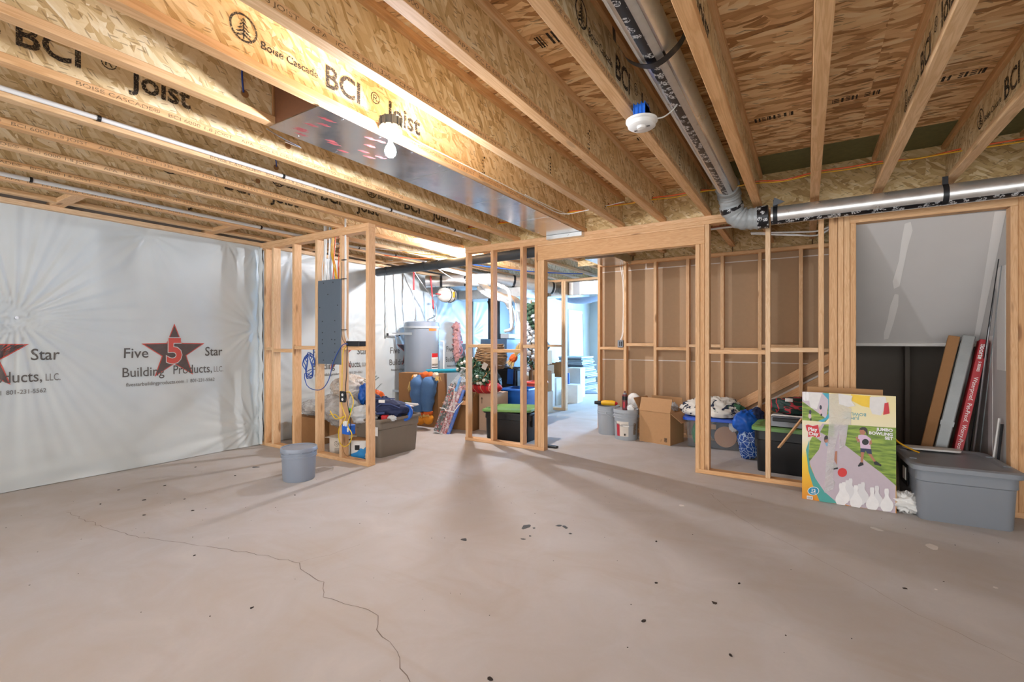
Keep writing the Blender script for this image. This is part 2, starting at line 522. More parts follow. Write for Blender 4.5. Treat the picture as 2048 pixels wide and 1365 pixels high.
for i, (x, y, r) in enumerate(BITS):
    m = MB(); flake(m, x, y, r * .55, i, .003, 7, 1.5)
    
    rank = 1 + sum(1 for (a, b, c) in BITS if (a * .8478 + b * .5304) / (-a * .5304 + b * .8478) < (x * .8478 + y * .5304) / (-x * .5304 + y * .8478))
    tag(m.build('debris_chip', M_BIT), 'small dark debris chip on the floor, ' + ORD[rank] + ' counting from the left', 'debris', 'dark chips scattered on the floor')
m = MB()
rnd = random.Random(3)
for i in range(150):
    flake(m, rnd.uniform(-5.2, 1.2), rnd.uniform(.6, 4.3), rnd.uniform(.001, .004), i)
stuff(m.build('fine_specks', M_BIT, floor))
for i, (x, y, r, e) in enumerate(TARS):
    m = MB(); flake(m, x, y, r * .7, 50 + i, .0012, 9, e); m.build('tar_mark', M_SOOT, floor)
for i, (x, y, r, e) in enumerate(DRIPS):
    m = MB(); flake(m, x, y, r, 90 + i, .0014, 11, e); m.build('paint_drip', M_DRIP, floor)

# ---- ceiling: subfloor sheets, I-joists, rim blocking
ceiling = struct('ceiling')
sub_me = None
for i in range(5):
    for j in range(14):
        x0 = XL - .2 + i * 1.98; y0 = YB + j * 1.22
        if sub_me is None:
            o = MB().box((0, 0, 0), (1.98, 1.22, .018)).build('subfloor_panel', M_OSBF, ceiling, loc=(x0, y0, ZS)); sub_me = o.data
        else:
            link('subfloor_panel', sub_me, ceiling, (x0, y0, ZS))
M_GREENP = plain('green_sealed_edge', '#6f6f48', .7, var=.3, scale=30)
MB().box((-.72, 4.14, ZS - .004), (2.2, 4.6, ZS - .0005)).build('sealed_panel_edge', M_GREENP, ceiling)['label'] = 'green sealed edge of the subfloor sheet'
# stamps printed on the underside of the subfloor
def stamp(x, y, wd, ht, seed):
    r_ = random.Random(seed); m = MB(); q = x
    while q < x + wd:
        a = r_.uniform(.006, .03); kind = r_.random()
        if kind < .5:
            m.box((q, y, ZS - .0012), (q + a * .5, y + ht, ZS - .0004)); q += a
        elif kind < .8:
            for k in range(3): m.box((q, y + k * ht * .38, ZS - .0012), (q + a, y + k * ht * .38 + ht * .16, ZS - .0004))
            q += a * 1.4
        else: q += a
    m.build('panel_stamp', M_INK, ceiling)
for a in [(-.30, 3.43, .22, .055, 1), (.10, 3.40, .26, .055, 2), (.52, 3.42, .3, .06, 3), (-1.10, 1.95, .13, .09, 4), (-.62, 1.70, .10, .06, 5), (-1.05, 3.3, .2, .05, 6)]:
    stamp(*a)

FL = YE - YB
web_o = MB().box((-.005, 0, .036), (.005, FL, .266)).build('web', M_OSBW); web_me = web_o.data; bpy.data.objects.remove(web_o)
def flange_mesh(z0):
    m = MB().box((-FL / 2, -.030, 0), (FL / 2, .030, .038))
    o = m.build('flange', M_LVL, bevel=.002); me = o.data; bpy.data.objects.remove(o); return me
fl_me = flange_mesh(0)
joists = {}
for k in range(-14, 10):
    j = link('i_joist', None, ceiling, (JX(k), YB, ZJ)); j.empty_display_size = .1
    link('web', web_me, j)
    link('bottom_flange', fl_me, j, (0, FL / 2, 0), (0, 0, R(90)))
    link('top_flange', fl_me, j, (0, FL / 2, .264), (0, 0, R(90)))
    joists[k] = j

# the mill's print on the webs
def tree_logo():
    m = MB(); n = 32; r0, r1 = .058, .049
    for i in range(n):
        a, b = 2 * pi * i / n, 2 * pi * (i + 1) / n
        m.poly([(cos(a) * r1, sin(a) * r1, 0), (cos(a) * r0, sin(a) * r0, 0), (cos(b) * r0, sin(b) * r0, 0), (cos(b) * r1, sin(b) * r1, 0)])
    for k in range(5):
        wv = .012 + .007 * k; y = .036 - k * .016
        m.poly([(0, y + .008, .0), (-wv, y - .012, 0), (-wv * .7, y - .014, 0), (0, y - .002, 0), (wv * .7, y - .014, 0), (wv, y - .012, 0)])
    m.poly([(-.003, -.046, 0), (.003, -.046, 0), (.003, .03, 0), (-.003, .03, 0)])
    o = m.build('printed_emblem', M_INK); me = o.data; bpy.data.objects.remove(o); return me
logo_me = tree_logo()
def web_print(k, y_b, ink=None, logo=True):
    """y_b: world Y where the big letters start"""
    ink = ink or M_INK
    j = joists[k]; zc = .10
    if k >= 0: rot = FACE_MX; x = -.0062; sg = -1
    else: rot = FACE_PX; x = .0062; sg = 1
    yy = y_b - YB
    text('BCI', .150, ink, j, (x, yy, zc), rot, bold=.0032, sx=.98, name='printed_lettering')
    text('\u00ae', .085, ink, j, (x, yy + sg * .285, zc + .045), rot, name='printed_lettering')
    text('Joist', .150, ink, j, (x, yy + sg * .405, zc), rot, bold=.0032, sx=.98, name='printed_lettering')
    if logo:
        link('printed_emblem', logo_me, j, (x, yy - sg * .385, zc + .06), rot)
        text('Boise Cascade', .048, ink, j, (x, yy - sg * .315, zc + .015), rot, bold=.0008, name='printed_lettering')
for k, ys in {-5: [1.45], -7: [.56], -8: [3.2], -6: [2.9], -2: [2.11], -1: [1.46], -9: [2.6], -10: [2.0], -11: [2.9], -12: [1.7], -13: [2.3], 1: [2.9], 2: [3.4]}.items():
    for y in ys: web_print(k, y)
# small print along the sides of the bottom flanges
FP = 'BOISE CASCADE\u00ae   BCI 6000 1.8 JOIST    APA   ICC ES ESR-1336  CCMC 13300-R   HUD MR 1242   WHITE CITY OR'
for k, y in {-5: 1.95, -7: .75, -8: 1.5, -9: .35, -10: .5, -11: .6, -12: .2, -4: .35, -3: .7, -2: 1.4}.items():
    text(FP, .026, M_INKL, joists[k], (.0308, y - YB, .009), FACE_PX, sx=1.55, name='flange_print')

# short rows of mill ticks stamped upright on some webs
for k, y in ((-4, 3.0), (-3, 2.75), (-3, 4.2), (-2, 3.4), (-4, 4.1), (-5, 2.75)):
    r_ = random.Random(int(k * 7 + y * 10)); m = MB()
    for c_ in range(2):
        for i in range(6):
            z0 = .07 + i * .022; m.box((.0058, y - YB + c_ * .022, z0), (.0064, y - YB + c_ * .022 + r_.choice((.006, .013, .016)), z0 + r_.choice((.004, .012))))
    stuff(m.build('mill_ticks', M_INK, joists[k]))

# rim blocking between the joists over the stud walls
blk = {}
def blocking(k, y, z0=ZJ):
    key = round(z0, 3)
    wd = .4064 - .012
    if key not in blk:
        o = MB().box((-wd / 2, -.014, 0), (wd / 2, .014, ZS - z0)).build('rim_blocking', M_OSBR); blk[key] = o.data; bpy.data.objects.remove(o)
    link('rim_blocking', blk[key], ceiling, (JX(k) + .2032, y, z0))
for k in range(-9, 9): blocking(k, YW + .045)
for k in range(-7, 9): blocking(k, YH + .10, 2.274)
# short wood blocks between the joists along the foundation wall
for y in (1.34, 2.54, .2, 3.7, 4.9):
    stud('joist_block', ceiling, JX(-14) + .006, JX(-12) - .006, y - .045, y + .045, ZJ - .002, ZJ + .036)
stud('sill_plate', ceiling, XL - .1, XL + .06, YB, YE, ZJ - .04, ZJ)

# ---- walls of studs
def stud_wall(name): return struct(name)
def st(w_, x, y, z0, z1, name='stud', wd=.038, dp=.089):
    return stud(name, w_, x, x + wd, y, y + dp, z0, z1)

wp = stud_wall('wall_panel_partition')
stud('bottom_plate', wp, XL + .02, -3.571, YP, YP + .089, 0, .038)
stud('top_plate', wp, XL + .02, -3.571, YP, YP + .089, 2.273, 2.311)
stud('top_plate', wp, XL + .02, -3.571, YP, YP + .089, 2.311, ZJ)
PSTUDS = [-5.33, -5.18, -4.787, -4.387, -4.0, -3.609]
for x in PSTUDS: st(wp, x, YP, .038, 2.273)
for i, (a, b, z) in enumerate([(0, 1, 1.10), (1, 2, 1.082), (2, 3, 1.118), (4, 5, 1.12)]):
    stud('blocking', wp, PSTUDS[a] + .038, PSTUDS[b], YP, YP + .089, z, z + .038)

wm = stud_wall('wall_middle')
stud('bottom_plate', wm, -3.536, -2.445, YW, YW + .089, 0, .038)
MST = [-3.527, -3.157, -2.752, -2.564]
for x in MST: st(wm, x, YW, .038, 2.273)
for x in (-2.524, -2.4835): st(wm, x, YW + (.003 if x < -2.5 else 0), .038, 2.098, 'trimmer_stud')
for a, b, z in ((0, 1, 1.13), (1, 2, 1.075), (2, 3, 1.13)):
    stud('blocking', wm, MST[a] + .038, MST[b], YW, YW + .089, z, z + .038)
stud('top_plate', wm, -3.536, 2.4, YW, YW + .089, 2.273, 2.311)
stud('top_plate', wm, -3.536, 2.4, YW, YW + .089, 2.311, ZJ)
stud('header', wm, -2.526, -.792, YW, YW + .038, 2.098, 2.255)
stud('header', wm, -2.526, -.792, YW + .051, YW + .089, 2.098, 2.255)
stud('header_top', wm, -2.526, -.792, YW, YW + .089, 2.2555, 2.2725)

wr = stud_wall('wall_right')
stud('bottom_plate', wr, -.872, .325, YW, YW + .089, 0, .038)
for x in (-.871, -.8305): st(wr, x, YW + (.003 if x > -.85 else 0), .038, 2.098, 'trimmer_stud')
for x in (-.790, -.303, .078): st(wr, x, YW, .038, 2.273)
stud('corner_stud', wr, .15, .206, YW + .006, YW + .095, .038, 2.273)
for x in (.2085, .2485): st(wr, x, YW + (.004 if x < .22 else 0), .038, 2.273)
st(wr, .2885, YW + .002, .038, 2.14, 'trimmer_stud')
stud('blocking', wr, -.752, -.303, YW, YW + .089, 1.095, 1.133)
stud('blocking', wr, -.265, .078, YW, YW + .089, 1.118, 1.156)
stud('closet_header', wr, .287, 1.225, YW, YW + .089, 2.14, 2.218)
st(wr, 1.187, YW, 0.038, 2.14, 'trimmer_stud')
for x in (1.226, 1.27): st(wr, x, YW, .038, 2.273)
stud('cripple', wr, .72, .758, YW, YW + .089, 2.218, 2.273)
stud('bottom_plate', wr, 1.187, 2.4, YW, YW + .089, 0, .038)
for x in (1.65, 2.05): st(wr, x, YW, .038, 2.273)

# ---- hall wall: studs with the brown backs of drywall sheets behind
wh = stud_wall('wall_hall')
stud('bottom_plate', wh, -2.454, .3, YH, YH + .089, 0, .038)
stud('top_plate', wh, -2.454, .3, YH, YH + .089, 2.234, 2.274)
HST = [-2.454, -2.085, -1.686, -1.283, -.885, -.483, -.077, .22]
for x in HST: st(wh, x, YH, .038, 2.234)
for i, z in enumerate([1.09, 1.14, 1.09, 1.13, 1.09, 1.13, 1.09]):
    stud('blocking', wh, HST[i] + .038, HST[i + 1], YH, YH + .089, z, z + .038)
M_KRAFT = plain('brown_kraft_backing', '#b39474', .85, var=.05, scale=30)
M_SEAM = plain('white_drywall_edge', '#dcd3ca', .8)
for z0, z1 in ((.01, .948), (.956, 2.164), (2.172, 2.62)):
    for x0, x1 in ((-2.47, -.9987), (-.9985, .36)):
        MB().box((x0, YH + .132, z0), (x1, YH + .144, z1)).build('drywall_panel', M_KRAFT, wh)
for z in (.952, 2.168):
    MB().box((-2.47, YH + .1315, z - .006), (.36, YH + .143, z + .006)).build('drywall_joint', M_SEAM, wh)
MB().box((-1.83, YH + .130, 2.168), (-1.81, YH + .132, 2.25)).build('drywall_joint', M_SEAM, wh)
# stair stringers nailed across the studs
for a in ((( -.98, YH + .11, .25), (.36, YH + .11, 1.11)), ((-.62, YH + .11, .28), (.36, YH + .11, .90))):
    beam('stair_stringer', wh, a[0], a[1], .038, .115)
beam('stair_skirt', wh, (-.55, YH + .105, .40), (.36, YH + .105, .985), .012, .02, M_SEAM)

# ---- closet under the stairs
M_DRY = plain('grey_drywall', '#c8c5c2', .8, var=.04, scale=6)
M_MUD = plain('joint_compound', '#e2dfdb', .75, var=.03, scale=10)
M_DRYD = plain('shaded_drywall', '#7c7268', .85, var=.08, scale=5)  # drywall darkened so its colour carries the shade of the closet recess
wc = struct('wall_closet')
MB().box((1.21, YW + .0895, .01), (4.29, YW + .102, 2.34)).build('drywall_panel', M_DRY, wr)
sof = MB(); sof.add([(.325, 4.66, 2.15), (1.19, 4.66, 2.13), (1.19, 5.31, 1.185), (.325, 5.31, 1.185),
                    (.325, 4.72, 2.22), (1.19, 4.72, 2.2), (1.19, 5.37, 1.22), (.325, 5.37, 1.22)],
                   [(0, 3, 2, 1), (4, 5, 6, 7), (0, 1, 5, 4), (1, 2, 6, 5), (2, 3, 7, 6), (3, 0, 4, 7)])
sof.build('sloped_soffit', M_DRY, wc)
MB().box((.325, 5.29, 1.165), (1.19, 5.33, 1.192)).build('soffit_bead', M_MUD, wc, bevel=.004)
MB().box((1.19, 4.66, 0), (1.205, 6.3, 2.3)).build('side_panel', M_DRY, wc)
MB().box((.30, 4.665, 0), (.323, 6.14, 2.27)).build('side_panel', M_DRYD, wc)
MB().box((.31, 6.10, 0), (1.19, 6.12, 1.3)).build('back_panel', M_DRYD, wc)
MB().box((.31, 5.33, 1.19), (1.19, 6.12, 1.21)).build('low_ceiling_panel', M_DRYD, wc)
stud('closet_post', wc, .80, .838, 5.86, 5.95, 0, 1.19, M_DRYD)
# bands of joint compound
def sl(u, v, off=.0015):      # point on the soffit; u across, v down
    a = Vector((.325, 4.66, 2.15)).lerp(Vector((1.19, 4.66, 2.13)), u); b = Vector((.325, 5.31, 1.185)).lerp(Vector((1.19, 5.31, 1.185)), u)
    n_ = Vector((0, -.83, -.56)).normalized()
    return a.lerp(b, v) + n_ * off
def mud(uvs):
    m = MB(); n_ = len(uvs)
    a = [sl(u, v, -.001) for u, v in uvs]; b = [sl(u, v, .0018) for u, v in uvs]
    m.add(a + b, [tuple(range(n_)), tuple(range(n_, 2 * n_))] + [(i, (i + 1) % n_, n_ + (i + 1) % n_, n_ + i) for i in range(n_)])
    m.build('joint_compound', M_MUD, wc)
mud([(.36, .03), (.40, .02), (.42, .08), (.40, .2), (.385, .35), (.37, .5), (.33, .52), (.315, .46), (.33, .38), (.345, .3), (.35, .15)])
mud([(.34, .56), (.37, .57), (.375, .66), (.355, .8), (.325, .95), (.29, .96), (.285, .9), (.305, .78), (.315, .66)])
mud([(.93, .0), (.998, .0), (.998, 1.0), (.965, 1.0)])
for z0, z1, y0, y1 in ((.1, 1.25, 4.95, 5.05), (1.0, 1.75, 4.68, 4.85)):
    MB().box((1.187, y0, z0), (1.191, y1, z1)).build('joint_compound', M_MUD, wc)

# ---- far partition of the mechanical room
wf = stud_wall('wall_far_partition')
stud('bottom_plate', wf, XL + .9, -3.54, 7.40, 7.489, 0, .038)
stud('top_plate', wf, XL, -2.4, 7.40, 7.489, 2.235, 2.275)
for x in (-4.36, -3.98, -3.62, -3.578): st(wf, x, 7.40, .038, 2.235)
stud('blocking', wf, -3.942, -3.62, 7.40, 7.489, 1.10, 1.138)
stud('blocking', wf, -4.322, -3.98, 7.40, 7.489, 1.13, 1.168)

# ---- left foundation wall under printed insulation film
PINS = [(1.11, 1.40, 26, .9), (2.02, 2.26, 9, .35), (3.05, .22, 17, .8), (3.08, 1.36, 12, .45), (2.75, 2.3, 7, .25), (-.3, .3, 14, .7), (3.06, 2.25, 8, .2), (.3, 2.3, 12, .6)]
PINS2 = [(4.9, 2.2, 14, 1.1), (6.0, 1.2, 14, .8), (3.9, .5, 12, .8), (5.2, 1.5, 13, .7), (3.5, 2.2, 10, .7), (7.2, 1.3, 10, .7), (8.6, 2.1, 12, .9), (10.5, .6, 12, .9), (11.8, 1.6, 14, .9), (4.4, 1.4, 12, .5)]
def film(y, z):
    """how far the film stands off the wall plane, in metres"""
    d = .012 * mnoise.noise(Vector((y * 1.1, z * 1.1, 3.3))) + .004 * mnoise.noise(Vector((y * 3.1, z * 4.5, 9.3)))
    for i, (py, pz, n_, L) in enumerate(PINS if y < 3.15 else PINS2):
        dy, dz = y - py, z - pz; r = math.hypot(dy, dz)
        if r > 2.2: continue
        a = math.atan2(dz, dy)
        wv = sin(n_ * a + 2.2 * sin(3 * a + i) + i) + .5 * sin(2.3 * n_ * a + i * 2 + 1.5 * sin(5 * a))
        d += .0072 * wv * math.exp(-r / L) * min(1, r / .10) - .012 * math.exp(-(r / .10) ** 2)
    if z < .35: d += (.35 - z) * .12 * (.7 + .5 * mnoise.noise(Vector((y * 2.0, 1.7, z * 9))))
    return d
def film_mat():
    t = NT('white_insulation_film')
    v = t.obj()
    n1 = t.noise(v, 1.6, 3, .5)
    n2 = t.noise(v, 9, 3, .6)
    c = t.ramp(n1, [(.3, '#c2c9ca'), (.6, '#cbd2d3')])
    c = t.mix(t.math('MULTIPLY', n2, .12), c, lin('#c8c4c6'))
    t.col(c); t.rough(.38)
    t.bsdf.inputs['Specular IOR Level'].default_value = .35
    t.bump(t.noise(v, 7, 4, .6, .5), .14, .012)
    return t.m
M_FILM = film_mat()
wl = struct('wall_left')
def sheet(name, y0, y1, ny, nz, z1=2.33):
    m = MB()
    m.grid(ny, nz, lambda u, v: (XL + film(y0 + (y1 - y0) * u, z1 * v), y0 + (y1 - y0) * u, max(.004, z1 * v + (.012 * sin(u * 40) * (v > .99)))))
    return m.build(name, M_FILM, wl, smooth=180)
sheet('insulation_film', YB, -.3, 60, 40)
sheet('insulation_film', -.3, 3.145, 250, 150)
sheet('insulation_film', 3.155, 7.6, 220, 90)
sheet('insulation_film', 7.6, YE, 120, 50)
MB().box((XL - .28, YB, 0), (XL - .03, YE, 2.5)).build('foundation_panel', M_CONC, wl)
MB().cyl((XL + .0, 1.11, 1.40), (XL + .012, 1.11, 1.40), .012, n=12).build('insulation_pin', M_STEEL, wl)
M_PRN = plain('grey_film_print', '#5b5753', .6, var=.12, scale=60)
M_PRNL = plain('pale_grey_film_print', '#7d7a76', .6, var=.15, scale=60)
M_PRNR = plain('red_film_print', '#c8544a', .6, var=.08, scale=60)
M_STAR = plain('dark_star_print', '#5a4d4a', .6, var=.25, scale=25)
def drape(me_or_mb, name, mat, y0, z0, off):
    """lay flat print (x to the right, y up) on the film"""
    if isinstance(me_or_mb, MB):
        o = me_or_mb.build(name, mat, wl); me = o.data
    else:
        me = me_or_mb.copy(); o = link(name, me, wl)
    for vv in me.vertices:
        y = y0 + vv.co.x; z = z0 + vv.co.y
        vv.co = (XL + film(y, z) + off, y, z)
    me.update()
    return o
def star_mb(r, cx, cz, sub=14):
    pts = []
    for i in range(10):
        a = pi / 2 + i * pi / 5; q = r if i % 2 == 0 else r * .40
        pts.append((cos(a) * q, sin(a) * q))
    m = MB()
    for i in range(10):
        a, b = Vector(pts[i]), Vector(pts[(i + 1) % 10]); c0 = Vector((0, 0))
        rows = [[c0.lerp(a, k / sub).lerp(c0.lerp(b, k / sub), (q / k) if k else 0) for q in range(k + 1)] for k in range(sub + 1)]
        for k in range(sub):
            for q in range(k + 1):
                m.add([(p.x, p.y, 0) for p in (rows[k][q], rows[k + 1][q], rows[k + 1][q + 1])], [(0, 1, 2)])
                if q < k: m.add([(p.x, p.y, 0) for p in (rows[k][q], rows[k + 1][q + 1], rows[k][q + 1])], [(0, 1, 2)])
    return m
def film_logo(yc, zc=1.125):
    drape(star_mb(.292, 0, 0), 'printed_star_edge', M_PRNR, yc, zc - .03, .0035)
    drape(star_mb(.268, 0, 0), 'printed_star', M_STAR, yc, zc - .03, .005)
    drape(text_mesh('5', .345, M_CLEARW, 'CENTER', bold=.017, sx=.88), 'printed_numeral_edge', None, yc, zc - .13, .0062)
    drape(text_mesh('5', .345, M_PRNR, 'CENTER', bold=.010, sx=.88), 'printed_numeral', None, yc, zc - .13, .0075)
    for s_, sz, yy, zz, mt, b in (('Five', .135, -.425, -.075, M_PRN, .001), ('Star', .135, .285, -.072, M_PRN, .001),
                               ('Building  Products,', .128, -.436, -.255, M_PRN, .0006), ('LLC.', .085, .372, -.248, M_PRNL, .0004),
                               ('fivestarbuildingproducts.com  I  801-231-5562', .050, -.40, -.345, M_PRNL, .0006)):
        sx = {'Five': .95, 'Star': .82, 'Building  Products,': .80, 'LLC.': .62}.get(s_, .84)
        if s_.startswith('Building'):
            drape(text_mesh('Building', sz, mt, 'LEFT', b, .86), 'printed_lettering', None, yc - .436, zc - .255, .004)
            drape(text_mesh('Products,', sz, mt, 'LEFT', b, .76), 'printed_lettering', None, yc - .015, zc - .25, .004)
        else:
            drape(text_mesh(s_, sz, mt, 'LEFT', b, sx), 'printed_lettering', None, yc + yy, zc + zz, .004)
for yc in (.905, 2.235): film_logo(yc)
for yc in (3.565 + .67 - .0, 5.565, 6.895): film_logo(yc, 1.09)
# loose edge of the film curling round the first stud
m = MB()
m.grid(6, 70, lambda u, v: (XL + .02 + .09 * u + .01 * sin(v * 60 + u * 3), 3.10 - .035 * sin(u * 2.6) - .012 * mnoise.noise(Vector((v * 14, u * 2, 1))), .02 + 2.26 * v))
m.build('film_edge', M_FILM, wl, smooth=180)

# ---- rest of the shell, beside and behind the camera and beyond the far partition
wb = MB().box((XL - .3, YE, 0), (4.4, YE + .1, 2.65)).build('wall_back', M_FILM); wb['kind'] = 'structure'
wr2 = MB().box((4.3, YB, 0), (4.4, YE, 2.65)).build('wall_side', M_DRY); wr2['kind'] = 'structure'
wd1 = struct('window_1')
M_WIN = plain('daylight_pane', '#8fc4f5', .3, emis='#98ccff', estr=WINDOW_FAR)
MB().box((-3.2, YE - .03, 1.0), (-1.4, YE - .02, 2.2)).build('pane', M_WIN, wd1)
for a in (((-3.26, YE - .05, .94), (-1.34, YE, 1.0)), ((-3.26, YE - .05, 2.2), (-1.34, YE, 2.26)), ((-3.26, YE - .05, 1.0), (-3.2, YE, 2.2)), ((-1.4, YE - .05, 1.0), (-1.34, YE, 2.2))):
    MB().box(*a).build('window_frame', M_WHT, wd1)
# ================================================================== LAMPS
M_GLOW = plain('glowing_bulb', '#ffffff', .3, emis='#f4f6ff', estr=BULB_MAIN)
M_GLOW2 = plain('glowing_bulb_cool', '#ffffff', .3, emis='#f4f7ff', estr=BULB_MECH)
M_BOXG = plain('dark_grey_box', '#3a4046', .5)
M_CER = plain('white_lampholder', '#eceae6', .35)
def bulb_lamp(loc, label, glow, box=True):
    t = thing('bare_bulb_lamp', label, 'lamp', loc, 0, 'bare bulbs under the joists')
    m = MB().lathe([(.045, .022), (.050, .022), (.056, .05), (.056, .072), (.03, .074)], 24)
    for i in range(10):
        a = 2 * pi * i / 10
        m.box((-.004, -.004, .022), (.004, .004, .073), Matrix.Translation((cos(a) * .056, sin(a) * .056, 0)))
    m.build('junction_box', M_BOXG, t, smooth=35)
    MB().lathe([(.02, -.03), (.023, -.012), (.05, -.006), (.060, .004), (.060, .022), (.055, .030), (.02, .031)], 32).build('lampholder', M_CER, t, smooth=40)
    MB().lathe([(.012, -.062), (.0135, -.06), (.0135, -.03), (.012, -.028)], 20).build('bulb_cap', M_STEEL, t, smooth=40)
    b = MB().lathe([(.003, -.134), (.014, -.131), (.024, -.122), (.0295, -.108), (.0295, -.095), (.024, -.08), (.016, -.067), (.0125, -.06)], 24)
    b.build('bulb', glow, t, smooth=80)
    return t
bulb_lamp((-1.89, 1.795, 2.33), 'lit bare bulb in a white lampholder beside the foil panning', M_GLOW)
bulb_lamp((-3.845, 5.05, 2.435), 'lit bare bulb tucked between joists above the storage pile', M_GLOW2)
# ================================================================== SERVICES UNDER THE CEILING
def duct_mat(name, c, rough):
    t = NT(name); v = t.obj()
    mp = t.n('Mapping'); t.l(v, mp.inputs[0]); mp.inputs['Scale'].default_value = (6, 6, 6)
    n1 = t.noise(mp.outputs[0], 2.5, 3, .6)
    t.col(t.ramp(n1, [(.3, c), (.7, '#e6e6e4')]))
    t.rough(t.ramp(n1, [(.3, rough), (.7, rough + .12)])); t.bsdf.inputs['Metallic'].default_value = .8
    t.bump(n1, .12, .004)
    return t.m
M_DUCT = duct_mat('galvanised_duct', '#d8d8d6', .27)
def tape_mat():
    t = NT('printed_black_tape'); v = t.obj()
    vo = t.n('TexVoronoi'); t.l(v, vo.inputs['Vector']); vo.inputs['Scale'].default_value = 26
    n2 = t.noise(v, 130, 1)
    on = t.math('MULTIPLY', t.math('LESS_THAN', vo.outputs['Distance'], .46), t.math('GREATER_THAN', n2, .49))
    t.col(t.mix(on, lin('#15161a'), lin('#c9cbcc'))); t.rough(.35)
    return t.m
M_TAPE = tape_mat()
M_TAPEP = plain('plain_black_tape', '#1d1f23', .4)
M_FLEX = plain('grey_flexible_sleeve', '#9a9e9e', .35, var=.2, scale=14, bump=.8)
M_FOILSEAM = plain('foil_seam', '#d6d6d4', .2, 1.0)

def arc_strip(m, axis, c, r0, r1, a0, a1, s0, s1, n=6):
    """curved band on a pipe; axis 'X' or 'Y'; angles in the cross section, 0 = sideways, -90 = down"""
    vs = []
    for s_ in (s0, s1):
        for r in (r0, r1):
            for i in range(n + 1):
                a = R(a0 + (a1 - a0) * i / n)
                if axis == 'Y': vs.append((c[0] + cos(a) * r, s_, c[1] + sin(a) * r))
                else: vs.append((s_, c[0] - cos(a) * r, c[1] + sin(a) * r))
    q = n + 1; fs = []
    for i in range(n):
        fs += [(i, i + 1, q + i + 1, q + i), (2 * q + i, 2 * q + i + 1, 3 * q + i + 1, 3 * q + i),
               (i, i + 1, 2 * q + i + 1, 2 * q + i), (q + i, q + i + 1, 3 * q + i + 1, 3 * q + i)]
    fs += [(0, q, 3 * q, 2 * q), (n, q + n, 3 * q + n, 2 * q + n)]
    m.add(vs, fs); return m

# round duct in the joist bay, running away from the viewer
DX, DZ, DR = -.552, 2.478, .083
t = thing('round_duct', 'long galvanised round duct slung in the joist bay right of the smoke alarm', 'duct', (0, 0, 0))
MB().cyl((DX, YB + .3, DZ), (DX, 4.20, DZ), DR, n=40).build('pipe', M_DUCT, t, smooth=40)
arc_strip(MB(), 'Y', (DX, DZ), DR - .001, DR + .0015, -108, -80, YB + .3, 4.2).build('seam_tape', M_TAPE, t, smooth=50)
arc_strip(MB(), 'Y', (DX, DZ), DR - .001, DR + .005, -58, -52, YB + .3, 4.2).build('lock_seam', M_FOILSEAM, t)
arc_strip(MB(), 'Y', (DX, DZ), DR - .001, DR + .0012, -140, -124, YB + .3, 4.2).build('painted_highlight', M_WHT, t, smooth=50)  # white band painted along the pipe's left side as its highlight
m = MB(); P = []
for i in range(15):
    a = R(200 + 140 * i / 14); P.append((DX + cos(a) * (DR + .012) * (1 + .35 * abs(cos(a)) ** 3), DZ + sin(a) * (DR + .014)))
P = [(JX(-2) + .036, ZS - .05), (JX(-2) + .04, ZS - .11)] + P + [(JX(-1) - .034, ZS - .12), (JX(-1) - .008, ZS - .09)]
for i in range(len(P) - 1):
    a, b = P[i], P[i + 1]
    m.add([(a[0], 1.99, a[1]), (b[0], 1.99, b[1]), (b[0], 2.03, b[1]), (a[0], 2.03, a[1])], [(0, 1, 2, 3)])
    m.add([(a[0], 1.99, a[1] - .002), (b[0], 1.99, b[1] - .002), (b[0], 2.03, b[1] - .002), (a[0], 2.03, a[1] - .002)], [(0, 1, 2, 3)])
m.build('hanger_strap', M_TAPEP, t, smooth=60)
# elbow in a grey sleeve
P = [(-.552, 4.17, 2.475), (-.552, 4.25, 2.46), (-.55, 4.31, 2.415), (-.545, 4.36, 2.345), (-.515, 4.395, 2.275), (-.455, 4.41, 2.237), (-.37, 4.42, 2.235), (-.27, 4.42, 2.238)]
pts = []
for i in range(len(P) - 1):
    for k in range(6):
        pts.append(Vector(P[i]).lerp(Vector(P[i + 1]), k / 6))
pts.append(Vector(P[-1]))
for _ in range(3):
    pts = [pts[0]] + [(pts[i - 1] + pts[i] * 2 + pts[i + 1]) / 4 for i in range(1, len(pts) - 1)] + [pts[-1]]
rs = [.088 + .005 * sin(i * 1.9) + .003 * sin(i * .7 + 1) for i in range(len(pts))]
t = thing('duct_elbow', 'wrinkled grey flexible elbow joining the two round ducts', 'duct', (0, 0, 0))
MB().tube(pts, rs, 28).build('sleeve', M_FLEX, t, smooth=80)
def collar(i0, i1, rr, nm, mt):
    MB().tube(pts[i0:i1], [rr] * (i1 - i0), 28).build(nm, mt, t, smooth=50)
collar(17, 21, .0945, 'tape_band', M_TAPE)
collar(37, 43, .0945, 'tape_band', M_TAPE)
